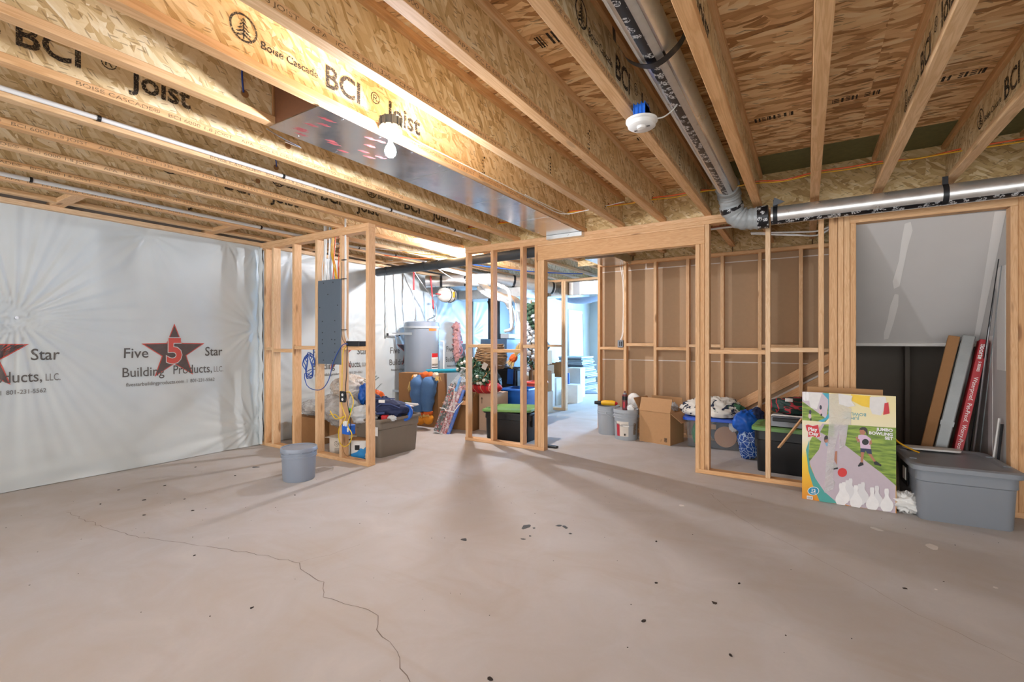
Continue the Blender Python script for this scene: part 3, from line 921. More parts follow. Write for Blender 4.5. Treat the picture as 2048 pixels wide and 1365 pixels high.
# duct along the stud wall
EX, EZ, ER = 4.42, 2.238, .073
t = thing('round_duct', 'long galvanised round duct running along the top of the closet wall', 'duct', (0, 0, 0))
MB().cyl((-.25, EX, EZ), (3.6, EX, EZ), ER, n=40).build('pipe', M_DUCT, t, smooth=40)
arc_strip(MB(), 'X', (EX, EZ), ER - .001, ER + .0015, -78, -46, -.25, 3.6).build('seam_tape', M_TAPE, t, smooth=50)
for x in (.80, -.235):
    m = MB(); arc_strip(m, 'X', (EX, EZ), ER + .001, ER + .003, -70, 60, x, x + .032, 12)
    m.box((x, EX - .035, EZ + .06), (x + .032, EX - .031, ZJ + .01))
    m.build('hanger_strap', M_TAPEP, t, smooth=50)
m = MB().add([(-.235, 4.345, 2.30), (-.15, 4.33, 2.32), (-.225, 4.335, 2.365), (-.235, 4.343, 2.30), (-.15, 4.328, 2.32), (-.225, 4.333, 2.365)], [(0, 1, 2), (5, 4, 3), (0, 1, 4, 3), (1, 2, 5, 4), (2, 0, 3, 5)])
m.build('loose_tape_end', M_TAPEP, t)

# foil panning that closes a joist bay
def foil_mat():
    t = NT('foil_faced_board'); v = t.obj()
    br = t.n('TexBrick'); t.l(v, br.inputs['Vector']); br.inputs['Scale'].default_value = 60; br.inputs['Mortar Size'].default_value = .012
    br.inputs['Color1'].default_value = (0, 0, 0, 1); br.inputs['Color2'].default_value = (0, 0, 0, 1); br.inputs['Mortar'].default_value = (1, 1, 1, 1); br.offset = 0
    n1 = t.noise(v, 5, 3, .6)
    t.col(t.ramp(n1, [(.3, '#c6c8cc'), (.7, '#dfe0e2')]))
    t.rough(t.ramp(n1, [(.3, .13), (.7, .24)])); t.bsdf.inputs['Metallic'].default_value = 1.0
    t.bump(t.math('ADD', t.math('MULTIPLY', br.outputs['Color'], .25), n1), .22, .003)
    return t.m
M_FOIL = foil_mat()
M_REDP = plain('red_foil_print', '#a85558', .35, .7, var=.3, scale=90)
M_PANEND = plain('panning_end_board', '#6e452b', .6, var=.15, scale=60)
t = thing('joist_panning', 'shiny foil panning closing the joist bay behind the lit bulb', 'panning', (-2.195, 1.43, ZJ - .006))
for y0, y1 in ((0, 1.0), (1.003, 1.7), (1.703, 2.4), (2.403, 3.12)):
    MB().box((-.215, y0, -.0), (.205, y1, .0045)).build('foil_panel', M_FOIL, t)
MB().box((-.165, .004, .008), (.17, .012, .26)).build('end_board', M_PANEND, t)
MB().box((-.18, -.004, .008), (-.165, .02, .27)).build('edge_flange', M_CARDD, t)
for y in (1.0, 1.7, 2.4):
    MB().box((-.215, y - .008, -.0012), (.205, y + .012, -.0002)).build('joint_seam', M_FOILSEAM, t)
rr = random.Random(4)
for i in range(16):
    x, y = rr.uniform(-.16, .16), rr.uniform(.03, .62); m = MB()
    for k in range(5):
        a = rr.uniform(-.5, .3)
        m.box((-.022, -.0012, -.0009), (.022 * rr.uniform(.3, 1), .0012, -.0003), Matrix.Translation((x, y + k * .011, 0)) @ Matrix.Rotation(a * .2 + .9, 4, 'Z'))
    m.build('red_print', M_REDP, t)
rr = random.Random(5)
for i in range(12):
    for x in (-.19, .185):
        MB().box((x - .008, .15 + i * .25, -.0015), (x + .008, .154 + i * .25, 0)).build('staple', M_STEEL, t)
tag(MB().box((-2.38, 4.50, ZJ - .05), (-1.97, 4.566, ZJ - .008)).build('sheet_metal_sleeve', M_DUCT), 'thin sheet metal sleeve where the panning meets the header', 'duct')
tag(MB().box((-2.36, 5.5, 2.23), (-1.98, YH - .004, ZJ - .002)).build('return_duct_box', M_FOIL), 'foil return duct box above the hall wall end', 'duct')

# smoke alarm on a blue box
t = thing('smoke_alarm', 'round white smoke alarm under a blue junction box', 'smoke alarm', (-.69, 2.305, 2.29))
MB().lathe([(.02, -.032), (.054, -.030), (.066, -.022), (.069, -.004), (.076, .0), (.076, .010), (.03, .012)], 40).build('alarm_body', M_WHT, t, smooth=40)
MB().lathe([(.012, -.044), (.020, -.042), (.022, -.03), (.022, -.026)], 24).build('sensor_cap', M_CER, t, smooth=40, loc=(.006, -.022, 0))
m = MB()
for i in range(8):
    m.box((-.001, -.006, -.0325), (.001, .006, -.0295), Matrix.Translation((-.038 + .004 * (i % 4), .012 + (i // 4) * .0, 0)) if i < 4 else Matrix.Translation((.03 + .004 * (i % 4), -.012, 0)))
m.build('sound_slots', M_BLK, t)
m = MB().box((-.028, -.036, .012), (.028, .036, .075))
for x in (-.028, -.009, .009, .026): m.box((x - .002, -.038, .012), (x + .002, .038, .083))
m.build('blue_box', M_BLUE, t)
text('SMOKE  ALARM', .008, M_INKL, t, (-.04, -.0645, .0035), FACE_MY)
cable('alarm_cable', [(.06, .02, .01), (.10, .06, .03), (.14, .12, .10), (.13, .18, .2)], .0035, M_WHT, parent=t)

# cable from the bulb to the wall
cable('white_cable', [(-1.84, 1.86, 2.40), (-1.93, 2.0, 2.388), (-1.945, 2.3, 2.392), (-1.94, 2.9, 2.393), (-1.945, 3.5, 2.392), (-1.93, 3.95, 2.392), (-1.75, 4.1, 2.43), (-1.40, 4.15, 2.47)], .0042, M_WHT,
      'flat white cable stapled along the joist from the bulb', 'cable')
cable('white_cable', [(-1.94, 3.3, 2.40), (-1.93, 3.8, 2.402), (-1.95, 4.15, 2.43), (-2.0, 4.2, 2.46)], .004, M_WHT, 'short white cable ending in copper clips near the header', 'cable')

# orange and yellow lines through the joists
M_PEXO = plain('orange_cable', '#e8662a', .4)
M_PEXY = plain('yellow_cable', '#e0ac1c', .4)
def runline(y0, z0, seed, amp):
    r_ = random.Random(seed); P = []
    for k in range(-10, 10):
        P.append((JX(k), y0, z0)); P.append((JX(k) + .2, y0 + r_.uniform(-amp, amp) * .5, z0 - abs(r_.uniform(0, amp))))
    return P
cable('orange_cable', runline(4.20, 2.478, 3, .03), .0055, M_PEXO, 'orange cable strung through the joists in front of the stud wall', 'cable')
cable('yellow_cable', runline(4.17, 2.455, 5, .02), .0045, M_PEXY, 'yellow cable strung through the joists below the orange one', 'cable')

# white conduits clipped along joists
def conduit(x, z, r, y0, y1, label, clips):
    t = thing('conduit', label, 'pipe', (0, 0, 0))
    MB().cyl((x, y0, z), (x, y1, z), r, n=14).build('pipe', M_PVC, t, smooth=40)
    for y in clips:
        MB().cyl((x, y - .008, z), (x, y + .008, z), r + .004, n=14).box((x - r - .018, y - .008, z - .004), (x, y + .008, z + .016)).build('pipe_clip', M_BLK, t, smooth=40)
conduit(-3.157, 2.384, .0125, YB + .2, 4.5, 'white pipe clipped to the joist below the long foil panning', (.95, 1.98, 3.0, 3.9))
conduit(-4.775, 2.382, .016, YB + .2, 7.3, 'white pipe clipped to a joist nearest the film wall', (1.05, 2.75, 4.0, 4.62, 5.5))
tag(MB().cyl((-4.98, 1.92, 2.45), (-4.95, 4.4, 2.45), .02, n=14).build('black_pipe', M_BLK, smooth=40), 'black pipe lying between joists above the film wall', 'pipe')
# stubs of wire and grommets in the webs
M_WIREB = plain('blue_wire', '#1c3d8c', .45)
cable('blue_wire', [(-2.37, 1.27, 2.62), (-2.372, 1.272, 2.52), (-2.375, 1.28, 2.45)], .0045, M_WIREB, 'short blue wire hanging beside the end of the foil panning', 'wire')
cable('grey_wire', [(-2.77, 1.75, 2.46), (-2.68, 1.80, 2.42), (-2.60, 1.62, 2.40), (-2.55, 1.5, 2.395)], .004, M_STEEL, 'short grey wire poking from a joist under the panning', 'wire')
cable('blue_wire', [(-3.19, 1.95, 2.45), (-3.12, 1.9, 2.47), (-3.06, 1.82, 2.50)], .004, M_WIREB, 'short blue wire poking from the joist by the white pipe', 'wire')
for k, y, z in ((-6, 1.29, .10), (-7, 1.78, .10), (-8, 1.95, .095), (-9, 2.05, .1), (-5, 4.2, .128), (-4, 4.2, .128), (-3, 4.2, .128), (-2, 4.2, .128), (-1, 4.2, .128), (-6, 4.2, .128), (-7, 4.2, .128), (-8, 4.2, .128)):
    MB().cyl((.004, y - YB, z), (.0075, y - YB, z), .019, n=16).build('bored_hole', M_CARDD, joists[k], smooth=40)
# ================================================================== PANEL PARTITION AND WHAT STANDS BY IT
# electrical panel
M_PANEL = plain('grey_panel_enamel', '#5b6773', .45, var=.04)
t = thing('electrical_panel', 'tall dark grey electrical panel cover between two studs', 'electrical panel', (-4.145, YP + .012, .972))
MB().box((-.182, -.02, 0), (.182, -.012, .865)).build('cover', M_PANEL, t, bevel=.003)
MB().box((-.17, -.012, .01), (.144, .072, .85)).build('enclosure', M_PANEL, t)
m = MB()
for x, z in ((-.09, .835), (.06, .835), (-.02, .715), (-.15, .585), (.13, .60), (-.11, .44), (.09, .445), (-.11, .325), (.09, .33), (-.11, .25), (.04, .255), (.09, .25), (-.11, .21), (.09, .21), (-.11, .12), (.09, .125), (-.09, .04), (.055, .04)):
    m.cyl((x, -.022, z), (x, -.018, z), .006, n=10)
m.build('screw_slots', M_BLK, t)
# cables dropping into the panel
M_GREYC = plain('grey_cable', '#9aa0a5', .45)
gi = random.Random(9)
specs = [(-4.29, M_WHT, .005, 'white'), (-4.275, M_WHT, .005, 'white'), (-4.26, M_WHT, .005, 'white'), (-4.245, M_WHT, .005, 'white'), (-4.225, M_WHT, .005, 'white'), (-4.21, M_WHT, .004, 'white'),
         (-4.165, M_GREYC, .012, 'grey'), (-4.14, M_PEXY, .005, 'yellow'), (-4.125, M_PEXY, .005, 'yellow'), (-4.11, M_PEXY, .005, 'yellow'), (-4.095, M_PEXO, .005, 'orange'), (-4.07, M_PEXO, .005, 'orange'), (-4.045, M_PEXO, .005, 'orange')]
for i, (x, mt, r, cn) in enumerate(specs):
    y = YP + .03 + gi.uniform(-.008, .03)
    tx = x + gi.uniform(-.02, .02); bx_ = x + gi.uniform(-.035, .035)
    if cn == 'grey': tx = bx_ = x
    if cn == 'yellow': tx = x - .02; bx_ = x + .05
    P = [(tx, y, 2.62), (tx, y + .005, 2.3), (tx + gi.uniform(-.012, .012), y, 2.13), ((tx + bx_) / 2 + gi.uniform(-.012, .012), y - .004, 1.98), (bx_, y, 1.82)]
    lab = {'white': 'white cable dropping into the top of the grey panel', 'grey': 'thick grey cable dropping into the top of the panel', 'yellow': 'yellow cable dropping into the top of the grey panel', 'orange': 'orange cable dropping into the top of the grey panel'}[cn]
    if cn != 'grey': lab = ORD[1 + sum(1 for s_ in specs[:i] if s_[3] == cn)] + ' ' + cn + ' cable from the left entering the grey panel top'
    cable(cn + '_cable', P, r, mt, lab, 'cable', 'cables entering the panel' if cn != 'grey' else None)
for i, dx in enumerate((0, .012)):
    cable('white_cable', [(-3.935 + dx, YP + .02, 2.6), (-3.935 + dx, YP + .02, 2.0), (-3.93 + dx * 1.2, YP + .018, 1.6), (-3.935 + dx, YP + .02, 1.3), (-3.90 + dx * 3, YP + .03, 1.17)], .005, M_WHT, ('left', 'right')[i] + ' white cable of the pair tied down the stud beside the panel', 'cable', 'cables down the stud')
cable('black_cable', [(-3.955, YP - .004, 2.0), (-3.957, YP - .004, 1.5), (-3.95, YP - .004, 1.25), (-3.90, YP + .02, 1.17)], .0025, M_BLK, 'thin black cable running down the stud edge to the router', 'cable')
for z, w_ in ((2.02, 'topmost'), (1.83, 'middle'), (1.32, 'lowest')): tag(MB().box((-3.962, YP - .007, z), (-3.905, YP + .02, z + .006)).build('cable_tie', M_BLK), w_ + ' thin black cable tie around the cables beside the panel', 'cable tie', 'cable ties by the panel')
cable('dark_cable', [(-4.44, YP + .05, 2.5), (-4.43, YP + .04, 2.25), (-4.40, YP + .05, 2.0), (-4.40, YP + .06, 1.8)], .006, M_WIREB, 'dark blue cable drop behind the stud left of the panel', 'cable')
# marker writing on the stud
text('2X4 151', .055, M_INK, wp, (-3.985, YP - .001, 1.36), (R(90), R(-90), 0), name='marker_writing')
text('2 7 6 2 6', .055, M_INK, wp, (-3.985, YP - .001, 2.05), (R(90), R(-90), 0), name='marker_writing')
# black router box on the blocking
t = thing('router_box', 'small black network box resting on the stud blocking', 'router', (-3.765, YP + .035, 1.158))
MB().box((-.105, -.055, .0), (.085, .05, .05)).build('case', M_BLK, t, bevel=.004)
MB().box((-.06, -.056, .006), (.08, -.054, .044)).build('front_plate', M_TAPEP, t)
# coil of blue network cable, the loop to the router and the yellow cord
P = []
for i in range(100):
    a = 2 * pi * i / 20; rr_ = .085 + .018 * sin(i * .37)
    P.append((-4.44 + cos(a) * rr_ * .75 + .008 * sin(i * .9), YP - .012 - .0035 * (i % 7) - .0002 * i, .95 + sin(a) * (rr_ + .035)))
P = [(-4.40, YP + .05, 1.16), (-4.41, YP + .0, 1.12)] + P + [(-4.52, YP - .03, .86), (-4.48, YP - .03, .74), (-4.35, YP - .03, .70), (-4.22, YP - .03, .72), (-4.12, YP - .03, .82), (-4.05, YP - .035, .98), (-3.98, YP - .03, 1.10), (-3.90, YP - .03, 1.175), (-3.84, YP - .02, 1.18)]
M_NET = plain('blue_network_cable', '#274f9f', .45)
cable('network_cable', P, .0045, M_NET, 'coiled blue network cable hung left of the panel and looping to the router', 'cable', res=3)
M_YC = plain('yellow_cord', '#e4bd2a', .45)
cable('extension_cord', [(-3.86, YP + .0, 1.17), (-3.92, YP - .008, 1.12), (-3.94, YP - .008, .95), (-3.945, YP - .008, .75), (-3.955, YP - .01, .6), (-3.90, YP - .02, .50), (-3.86, YP - .03, .45), (-3.93, YP - .03, .38), (-3.97, YP - .03, .30), (-3.95, YP - .03, .20), (-3.88, YP - .03, .165), (-3.80, YP - .03, .21), (-3.77, YP - .03, .30), (-3.83, YP - .03, .38), (-3.80, YP - .02, .50), (-3.76, YP - .02, .62), (-3.82, YP - .01, .70), (-3.88, YP - .005, .70)], .005, M_YC,
      'yellow extension cord tangled down the stud', 'cord')
cable('extension_cord', [(-4.12, YP - .02, .46), (-4.02, YP - .03, .47), (-3.92, YP - .045, .44), (-3.86, YP - .05, .47), (-4.0, YP - .04, .43), (-4.10, YP - .03, .50)], .005, M_YC, 'short yellow cord knotted across the stud by the blue box', 'cord')
cable('power_cable', [(-3.87, YP - .006, 1.16), (-3.875, YP - .006, .9), (-3.89, YP - .006, .7), (-3.80, YP - .02, .4), (-3.84, YP - .02, .30)], .004, M_BLK, 'thin black cord running down the stud behind the yellow cord', 'cord')
cable('thin_cable', [(-3.93, YP - .004, .35), (-3.935, YP - .006, .15), (-3.90, YP - .006, .08), (-3.84, YP - .004, .06)], .003, M_CARDD, 'thin brown cord curling at the foot of the stud', 'cord')
t = thing('outlet_box', 'black outlet with a timer plugged in on the partition stud', 'outlet', (-3.92, YP - .001, .60))
MB().box((-.035, -.03, 0), (.035, -.004, .11)).build('outlet_plate', M_BLK, t, bevel=.004)
for z in (.03, .075): MB().cyl((.01, -.032, z), (.01, -.028, z), .014, n=16).build('socket', M_CER, t, smooth=40)
t = thing('blue_outlet_box', 'blue plastic outlet box low on the partition stud with white plugs', 'outlet box', (-3.86, YP + .012, .285))
MB().box((-.062, -.04, 0), (.05, .035, .095)).build('box', M_BLUE, t, bevel=.004)
for x in (-.03, .0): MB().box((x - .01, -.045, .08), (x + .01, -.02, .13)).build('plug', M_WHT, t, bevel=.003)
MB().box((.02, -.044, .03), (.04, -.04, .07)).build('label', M_WHT, t)

# ---- buckets
def bucket(name, label, loc, h=.29, r=.147, mat=None, lid=True, rz=0, group=None, bail=True):
    mat = mat or M_GREY
    t = thing(name, label, 'bucket', loc, rz, group)
    rb = r * .89
    prof = [(.002, .004), (rb - .006, .004), (rb - .004, 0), (rb, .006), (r * .955, h * .68), (r * .965, h * .71), (r * 1.0, h * .715), (r * 1.0, h * .745), (r * .97, h * .75), (r * .97, h * .79),
            (r * 1.0, h * .795), (r * 1.0, h * .825), (r * .97, h * .83), (r * .97, h * .90), (r * .95, h * .905)]
    if not lid: prof += [(r * .985, h * .96), (r * .985, h * .99), (r * .94, h * .99), (r * .92, h * .9), (rb * .97, .02), (.002, .02)]
    MB().lathe(prof, 48).build('pail', mat, t, smooth=40)
    if lid:
        MB().lathe([(r * .955, h * .86), (r * .985, h * .885), (r * 1.03, h * .89), (r * 1.03, h * .97), (r * 1.01, h), (r * .95, h), (r * .93, h * .975), (r * .5, h * .968), (.002, h * .968)], 48).build('lid', mat, t, smooth=40)
        m = MB()
        for i in range(9):
            a = 2 * pi * i / 9 + .3
            m.box((-.006, -.003, h * .868), (.006, .003, h * .905), Matrix.Rotation(a, 4, 'Z') @ Matrix.Translation((0, -r * 1.03, 0)))
        m.build('lid_tabs', mat, t)
    if bail:
        for s_ in (-1, 1): MB().cyl((s_ * r * .97, 0, h * .77), (s_ * (r * .97 + .014), 0, h * .77), .016, n=14).build('handle_ear', mat, t, smooth=40)
        P = [(cos(a) * (r + .012), -sin(a) * .03 - abs(sin(a)) * (r * .78), h * .77 - sin(a) * h * .30) for a in [pi * i / 14 for i in range(15)]]
        MB().tube(P, .0025, 6).build('bail_handle', M_STEEL, t, smooth=60)
        MB().tube(P[6:9], .007, 8).build('hand_grip', M_WHT, t, smooth=60)
    return t
M_BUCK = plain('blue_grey_plastic', '#8b93a0', .38, var=.04, scale=8)
bucket('lidded_bucket', 'grey lidded bucket standing alone on the floor before the panel partition', (-3.785, 2.521, 0), .285, .146, M_BUCK, rz=2.9, bail=False)

# ---- totes
def tote(name, label, L, W, Hh, loc, rz, body, lid=None, taper=.86, group=None, r=.05, rim=.018, handles=True, rim_mat=None, cat='tote', ribs=True):
    t = thing(name, label, cat, loc, rz, group)
    hx, hy = L / 2, W / 2; b = taper
    m = MB()
    out = [rrect(hx * b, hy * b, r * .7, 0), rrect(hx * b + .004, hy * b + .004, r * .8, .008),
           rrect(hx * (b + (1 - b) * .75) - .004, hy * (b + (1 - b) * .75) - .004, r, Hh * .72), rrect(hx * (b + (1 - b) * .75) + .004, hy * (b + (1 - b) * .75) + .004, r, Hh * .74),
           rrect(hx - .004, hy - .004, r, Hh - .03), rrect(hx - .004, hy - .004, r, Hh)]
    inn = [rrect(hx - .010, hy - .010, r * .9, Hh), rrect(hx * b - .003, hy * b - .003, r * .7, .012)]
    m.loft(out + inn)
    m.build('body', body, t, smooth=40)
    MB().loft([rrect(hx - .006, hy - .006, r, Hh - .028), rrect(hx + rim, hy + rim, r * 1.2, Hh - .026), rrect(hx + rim, hy + rim, r * 1.2, Hh - .004), rrect(hx + rim - .004, hy + rim - .004, r * 1.2, Hh + .001), rrect(hx - .008, hy - .008, r, Hh + .001), rrect(hx - .012, hy - .012, r, Hh - .028)], False, False).build('rim', rim_mat or body, t, smooth=40)
    if handles:
        for s_ in (-1, 1):
            m = MB().box((s_ * (hx - .012), -hy * .42, Hh * .50), (s_ * (hx + .012), hy * .42, Hh - .03))
            m.build('handle', body, t, bevel=.006)
    if lid:
        m = MB().loft([rrect(hx + rim + .003, hy + rim + .003, r * 1.2, Hh - .022), rrect(hx + rim + .006, hy + rim + .006, r * 1.2, Hh - .02), rrect(hx + rim + .005, hy + rim + .005, r * 1.2, Hh + .008), rrect(hx + rim - .010, hy + rim - .010, r * 1.2, Hh + .016),
                       rrect(hx - .03, hy - .03, r, Hh + .016), rrect(hx - .045, hy - .045, r * .8, Hh + .006), rrect(hx - .05, hy - .05, r * .8, Hh + .006)], True, True)
        lo = m.build('lid', lid, t, smooth=40)
        if ribs:
            for s_ in (-1, 1):
                for q in (-.22, .22):
                    MB().box((s_ * (hx - .02) - .02, q * W - .012, Hh + .014), (s_ * (hx - .02) + .02, q * W + .012, Hh + .022)).build('lid_rib', lid, lo, bevel=.003)
    return t
M_TAUPE = plain('taupe_plastic', '#7a7064', .4, var=.04)
M_NAVY = plain('navy_cloth', '#262f52', .75, var=.2, scale=40, bump=.2)
M_NAVY2 = plain('navy_trim', '#3b4a78', .7, var=.1)
tb = tote('storage_tote', 'open taupe tote heaped with a navy backpack behind the panel partition', .60, .42, .40, (-3.90, 3.66, 0), R(88), M_TAUPE)
MB().box((-.309, -.21, .24), (-.311, -.12, .33)).build('size_label', M_WHT, tb)
# contents of that tote
t = thing('backpack', 'navy backpack with pale trim lying on the taupe tote', 'backpack', (-3.88, 3.63, .47), R(20))
MB().blob((0, 0, 0), (.24, .15, .10), .16, 1.6, 4, fold=.06).build('body', M_NAVY, t, smooth=180)
MB().blob((.06, -.07, .055), (.13, .07, .05), .12, 1.8, 6).build('pocket', M_NAVY, t, smooth=180)
MB().blob((-.12, -.03, .10), (.07, .07, .06), .2, 2, 7).build('top_flap', M_NAVY, t, smooth=180)
MB().tube([(-.06, -.12, .03), (.02, -.16, .075), (.12, -.155, .075), (.20, -.10, .03)], .006, 6).build('piping', M_NAVY2, t, smooth=60)
MB().tube([(-.14, -.09, .12), (-.05, -.13, .125), (.06, -.11, .13), (.12, -.05, .12)], .005, 6).build('piping', M_NAVY2, t, smooth=60)
MB().tube([(-.19, -.05, .05), (-.16, -.12, -.0), (-.05, -.17, -.03), (.06, -.16, -.02)], .014, 8).build('strap', M_NAVY2, t, smooth=60)
MB().box((-.02, -.145, .085), (.05, -.140, .115)).build('badge', M_WHT, t)
m = MB()
ring = [(cos(a) * .07, 0, sin(a) * .07) for a in [2 * pi * i / 24 for i in range(24)]]
m.tube(ring, .028, 10, True)
tag(m.build('toy_ring', M_BLUE, smooth=80, loc=(-3.71, 3.72, .43), rot=(0, .3, R(60))), 'bright blue ring toy standing in the taupe tote', 'toy')
t = thing('toy_block', 'red and white toy box at the front of the taupe tote', 'toy', (-3.745, 3.50, .37), R(20))
MB().box((-.05, -.03, 0), (.02, .03, .06)).build('block', M_RED, t, bevel=.008)
MB().blob((.06, .0, .03), (.05, .03, .03), .3, 3, 2).build('wrapper', M_CLEARW, t, smooth=180)
t = thing('toy_plane', 'white toy with pointed fins sticking out of the taupe tote', 'toy', (-3.86, 3.90, .42), R(30))
MB().tube([(-.12, 0, .03), (0, 0, .06), (.14, 0, .07)], [.02, .035, .01], 10).build('body', M_WHT, t, smooth=60)
MB().prism([(-.05, 0), (.08, -.11), (.12, -.11), (.04, .0)], .06, .066).build('fin', M_WHT, t)
MB().prism([(-.05, 0), (.10, .10), (.13, .09), (.04, .0)], .05, .056).build('fin', M_WHT, t)
M_TEAL = plain('teal_plastic', '#1f93ad', .45)
tag(MB().blob((0, 0, 0), (.09, .06, .05), .3, 3, 3).build('teal_bag', M_TEAL, smooth=180, loc=(-4.02, 3.86, .42)), 'teal bag behind the backpack in the taupe tote', 'bag')
# toys and bags between the partition and the wall
def basket(name, label, loc, mat, L=.3, W=.2, Hh=.12, rz=0):
    t = thing(name, label, 'basket', loc, rz)
    MB().loft([rrect(L / 2 * .8, W / 2 * .8, .03, 0), rrect(L / 2, W / 2, .04, Hh), rrect(L / 2 - .006, W / 2 - .006, .04, Hh), rrect(L / 2 * .8 - .006, W / 2 * .8 - .006, .03, .006)]).build('tub', mat, t, smooth=40)
    MB().loft([rrect(L / 2, W / 2, .04, Hh - .012), rrect(L / 2 + .012, W / 2 + .012, .045, Hh - .01), rrect(L / 2 + .012, W / 2 + .012, .045, Hh + .004), rrect(L / 2 - .006, W / 2 - .006, .04, Hh + .004)], False, False).build('rim', mat, t, smooth=40)
    m = MB()
    for i in range(7): m.box((-L * .36 + i * L * .12 - .005, -W / 2 - .003, Hh * .35), (-L * .36 + i * L * .12 + .005, -W / 2 + .012, Hh * .8))
    m.build('slots', M_BLK, t)
    return t
M_LIME = plain('lime_plastic', '#5fbf2a', .4)
t = thing('carton_stack', 'brown carton behind the partition under the clear bags', 'box', (-4.34, 3.60, 0), R(4))
MB().box((-.16, -.12, 0), (.20, .2, .36)).build('carton', M_CARDD, t, bevel=.003)
MB().box((-.16, -.02, .36), (.20, .02, .3605)).build('packing_tape', M_CLEARW, t)
basket('lime_basket', 'lime green slotted basket behind the partition', (-4.19, 3.56, .365), M_LIME, .26, .2, .10, R(15))
tag(MB().blob((0, 0, 0), (.11, .07, .085), .3, 2.2, 11, fold=.06).build('orange_scarf', M_ORG, smooth=180, loc=(-4.12, 3.72, .565), rot=(.3, .3, 0)), 'bright orange soft toy piled above the lime basket', 'toy')
tag(MB().blob((0, 0, 0), (.06, .06, .11), .3, 2.0, 12, fold=.05).build('blue_jug', M_BLUE, smooth=180, loc=(-4.27, 3.66, .60)), 'blue plastic toy beside the orange toy', 'toy')
tag(MB().blob((0, 0, 0), (.09, .07, .07), .3, 2.4, 14).build('dark_pouch', M_NAVY, smooth=180, loc=(-3.99, 3.70, .52)), 'dark pouch wedged beside the orange toy', 'bag')
tag(MB().blob((0, 0, 0), (.16, .12, .10), .25, 2.4, 16, fold=.06).build('clear_wrap', M_CLEARW, smooth=180, loc=(-4.0, 3.42, .42)), 'crumpled clear wrap at the edge of the taupe tote', 'wrap')
# bin bags of clear film
def bagmat(name, c, op):
    t = NT(name); v = t.obj(); n1 = t.noise(v, 9, 4, .6, 1.0)
    t.col(t.ramp(n1, [(.3, c), (.7, '#e9e8e6')])); t.rough(.15); t.bsdf.inputs['Alpha'].default_value = op
    t.bump(t.noise(v, 11, 3, .55, 2.2), .8, .02)
    return t.m
M_BAG = bagmat('clear_bag_film', '#a8a39e', .7)
M_BAG2 = bagmat('beige_bag_film', '#cdb9a4', .97)
tag(MB().blob((0, 0, 0), (.30, .22, .20), .22, 1.6, 21, 64, 36, fold=.05).build('clear_bag', M_BAG, smooth=180, loc=(-4.55, 3.60, .42)), 'large clear plastic bag slumped behind the partition studs', 'bag')
tag(MB().blob((0, 0, 0), (.22, .20, .15), .22, 1.6, 22, 64, 36, fold=.05).build('beige_bag', M_BAG2, smooth=180, loc=(-4.56, 3.70, .66)), 'beige patterned bag on top of the clear plastic bag', 'bag')
tag(MB().blob((0, 0, 0), (.20, .18, .09), .22, 1.6, 24, 64, 36, fold=.05).build('clear_bag', M_BAG, smooth=180, loc=(-5.05, 3.60, .40)), 'smaller clear bag lying on the low carton by the film wall', 'bag')
t = thing('low_carton', 'low brown carton under the smaller clear bag by the film wall', 'box', (-5.03, 3.60, 0), R(3))
MB().box((-.24, -.18, 0), (.24, .18, .31)).build('carton', M_CARDD, t, bevel=.003)
MB().box((-.24, -.02, .31), (.24, .02, .3105)).build('packing_tape', M_CLEARW, t)
t = thing('bag_stand_carton', 'dark carton under the large clear bag', 'box', (-4.56, 3.66, 0), R(-4))
MB().box((-.17, -.13, 0), (.17, .16, .26)).build('carton', M_CARDD, t, bevel=.003)
MB().box((-.17, -.02, .26), (.17, .02, .2605)).build('packing_tape', M_CLEARW, t)
# printed cartons at the foot of the partition
M_CREAM = plain('cream_card', '#d8d0c4', .7)
t = thing('eyes_carton', 'small cream carton printed with two round eyes under the clear bag', 'box', (-4.23, 3.37, 0), R(12))
MB().box((-.15, -.08, 0), (.12, .09, .17)).build('carton', M_CREAM, t, bevel=.003)
MB().box((-.19, -.10, .171), (.12, .09, .176)).build('flap', M_CREAM, t)
for x in (-.055, .005):
    for r0, mt, y in ((.028, M_INK, -.0806), (.024, M_CREAM, -.0812), (.013, M_INK, -.0818), (.009, M_CREAM, -.0824)):
        MB().cyl((x, y, .11), (x, y + .0006, .11), r0, n=20).build('printed_eye', mt, t)
m = MB()
for i in range(4): m.box((-.08, -.081, .02 + i * .012), (.03, -.0802, .024 + i * .012))
m.build('small_print', M_INKL, t)
M_SKYB = plain('sky_blue_print', '#2c8fd0', .5, var=.3, scale=20)
t = thing('blue_carton', 'small white and blue printed carton beside the taupe tote', 'box', (-3.93, 3.32, 0), R(30))
MB().box((-.08, -.06, 0), (.08, .06, .19)).build('carton', M_WHT, t, bevel=.003)
MB().poly([(-.08, -.0606, .0), (.08, -.0606, 0), (.08, -.0606, .13), (.05, -.0606, .10), (.02, -.0606, .11), (-.02, -.0606, .07), (-.08, -.0606, .05)]).build('blue_print', M_SKYB, t)
MB().poly([(-.04, -.0612, .09), (.01, -.0612, .09), (.01, -.0612, .14), (-.04, -.0612, .14)]).build('dark_print', M_BLK, t)
MB().box((-.10, -.08, .192), (.1, .07, .20)).build('flap', M_CARDD, t)
tag(MB().blob((0, 0, 0), (.035, .03, .035), .4, 3, 33, fold=.1).build('paper_ball', M_WHT, smooth=180, loc=(-3.79, 3.30, .038)), 'crumpled white paper ball at the foot of the taupe tote', 'paper')
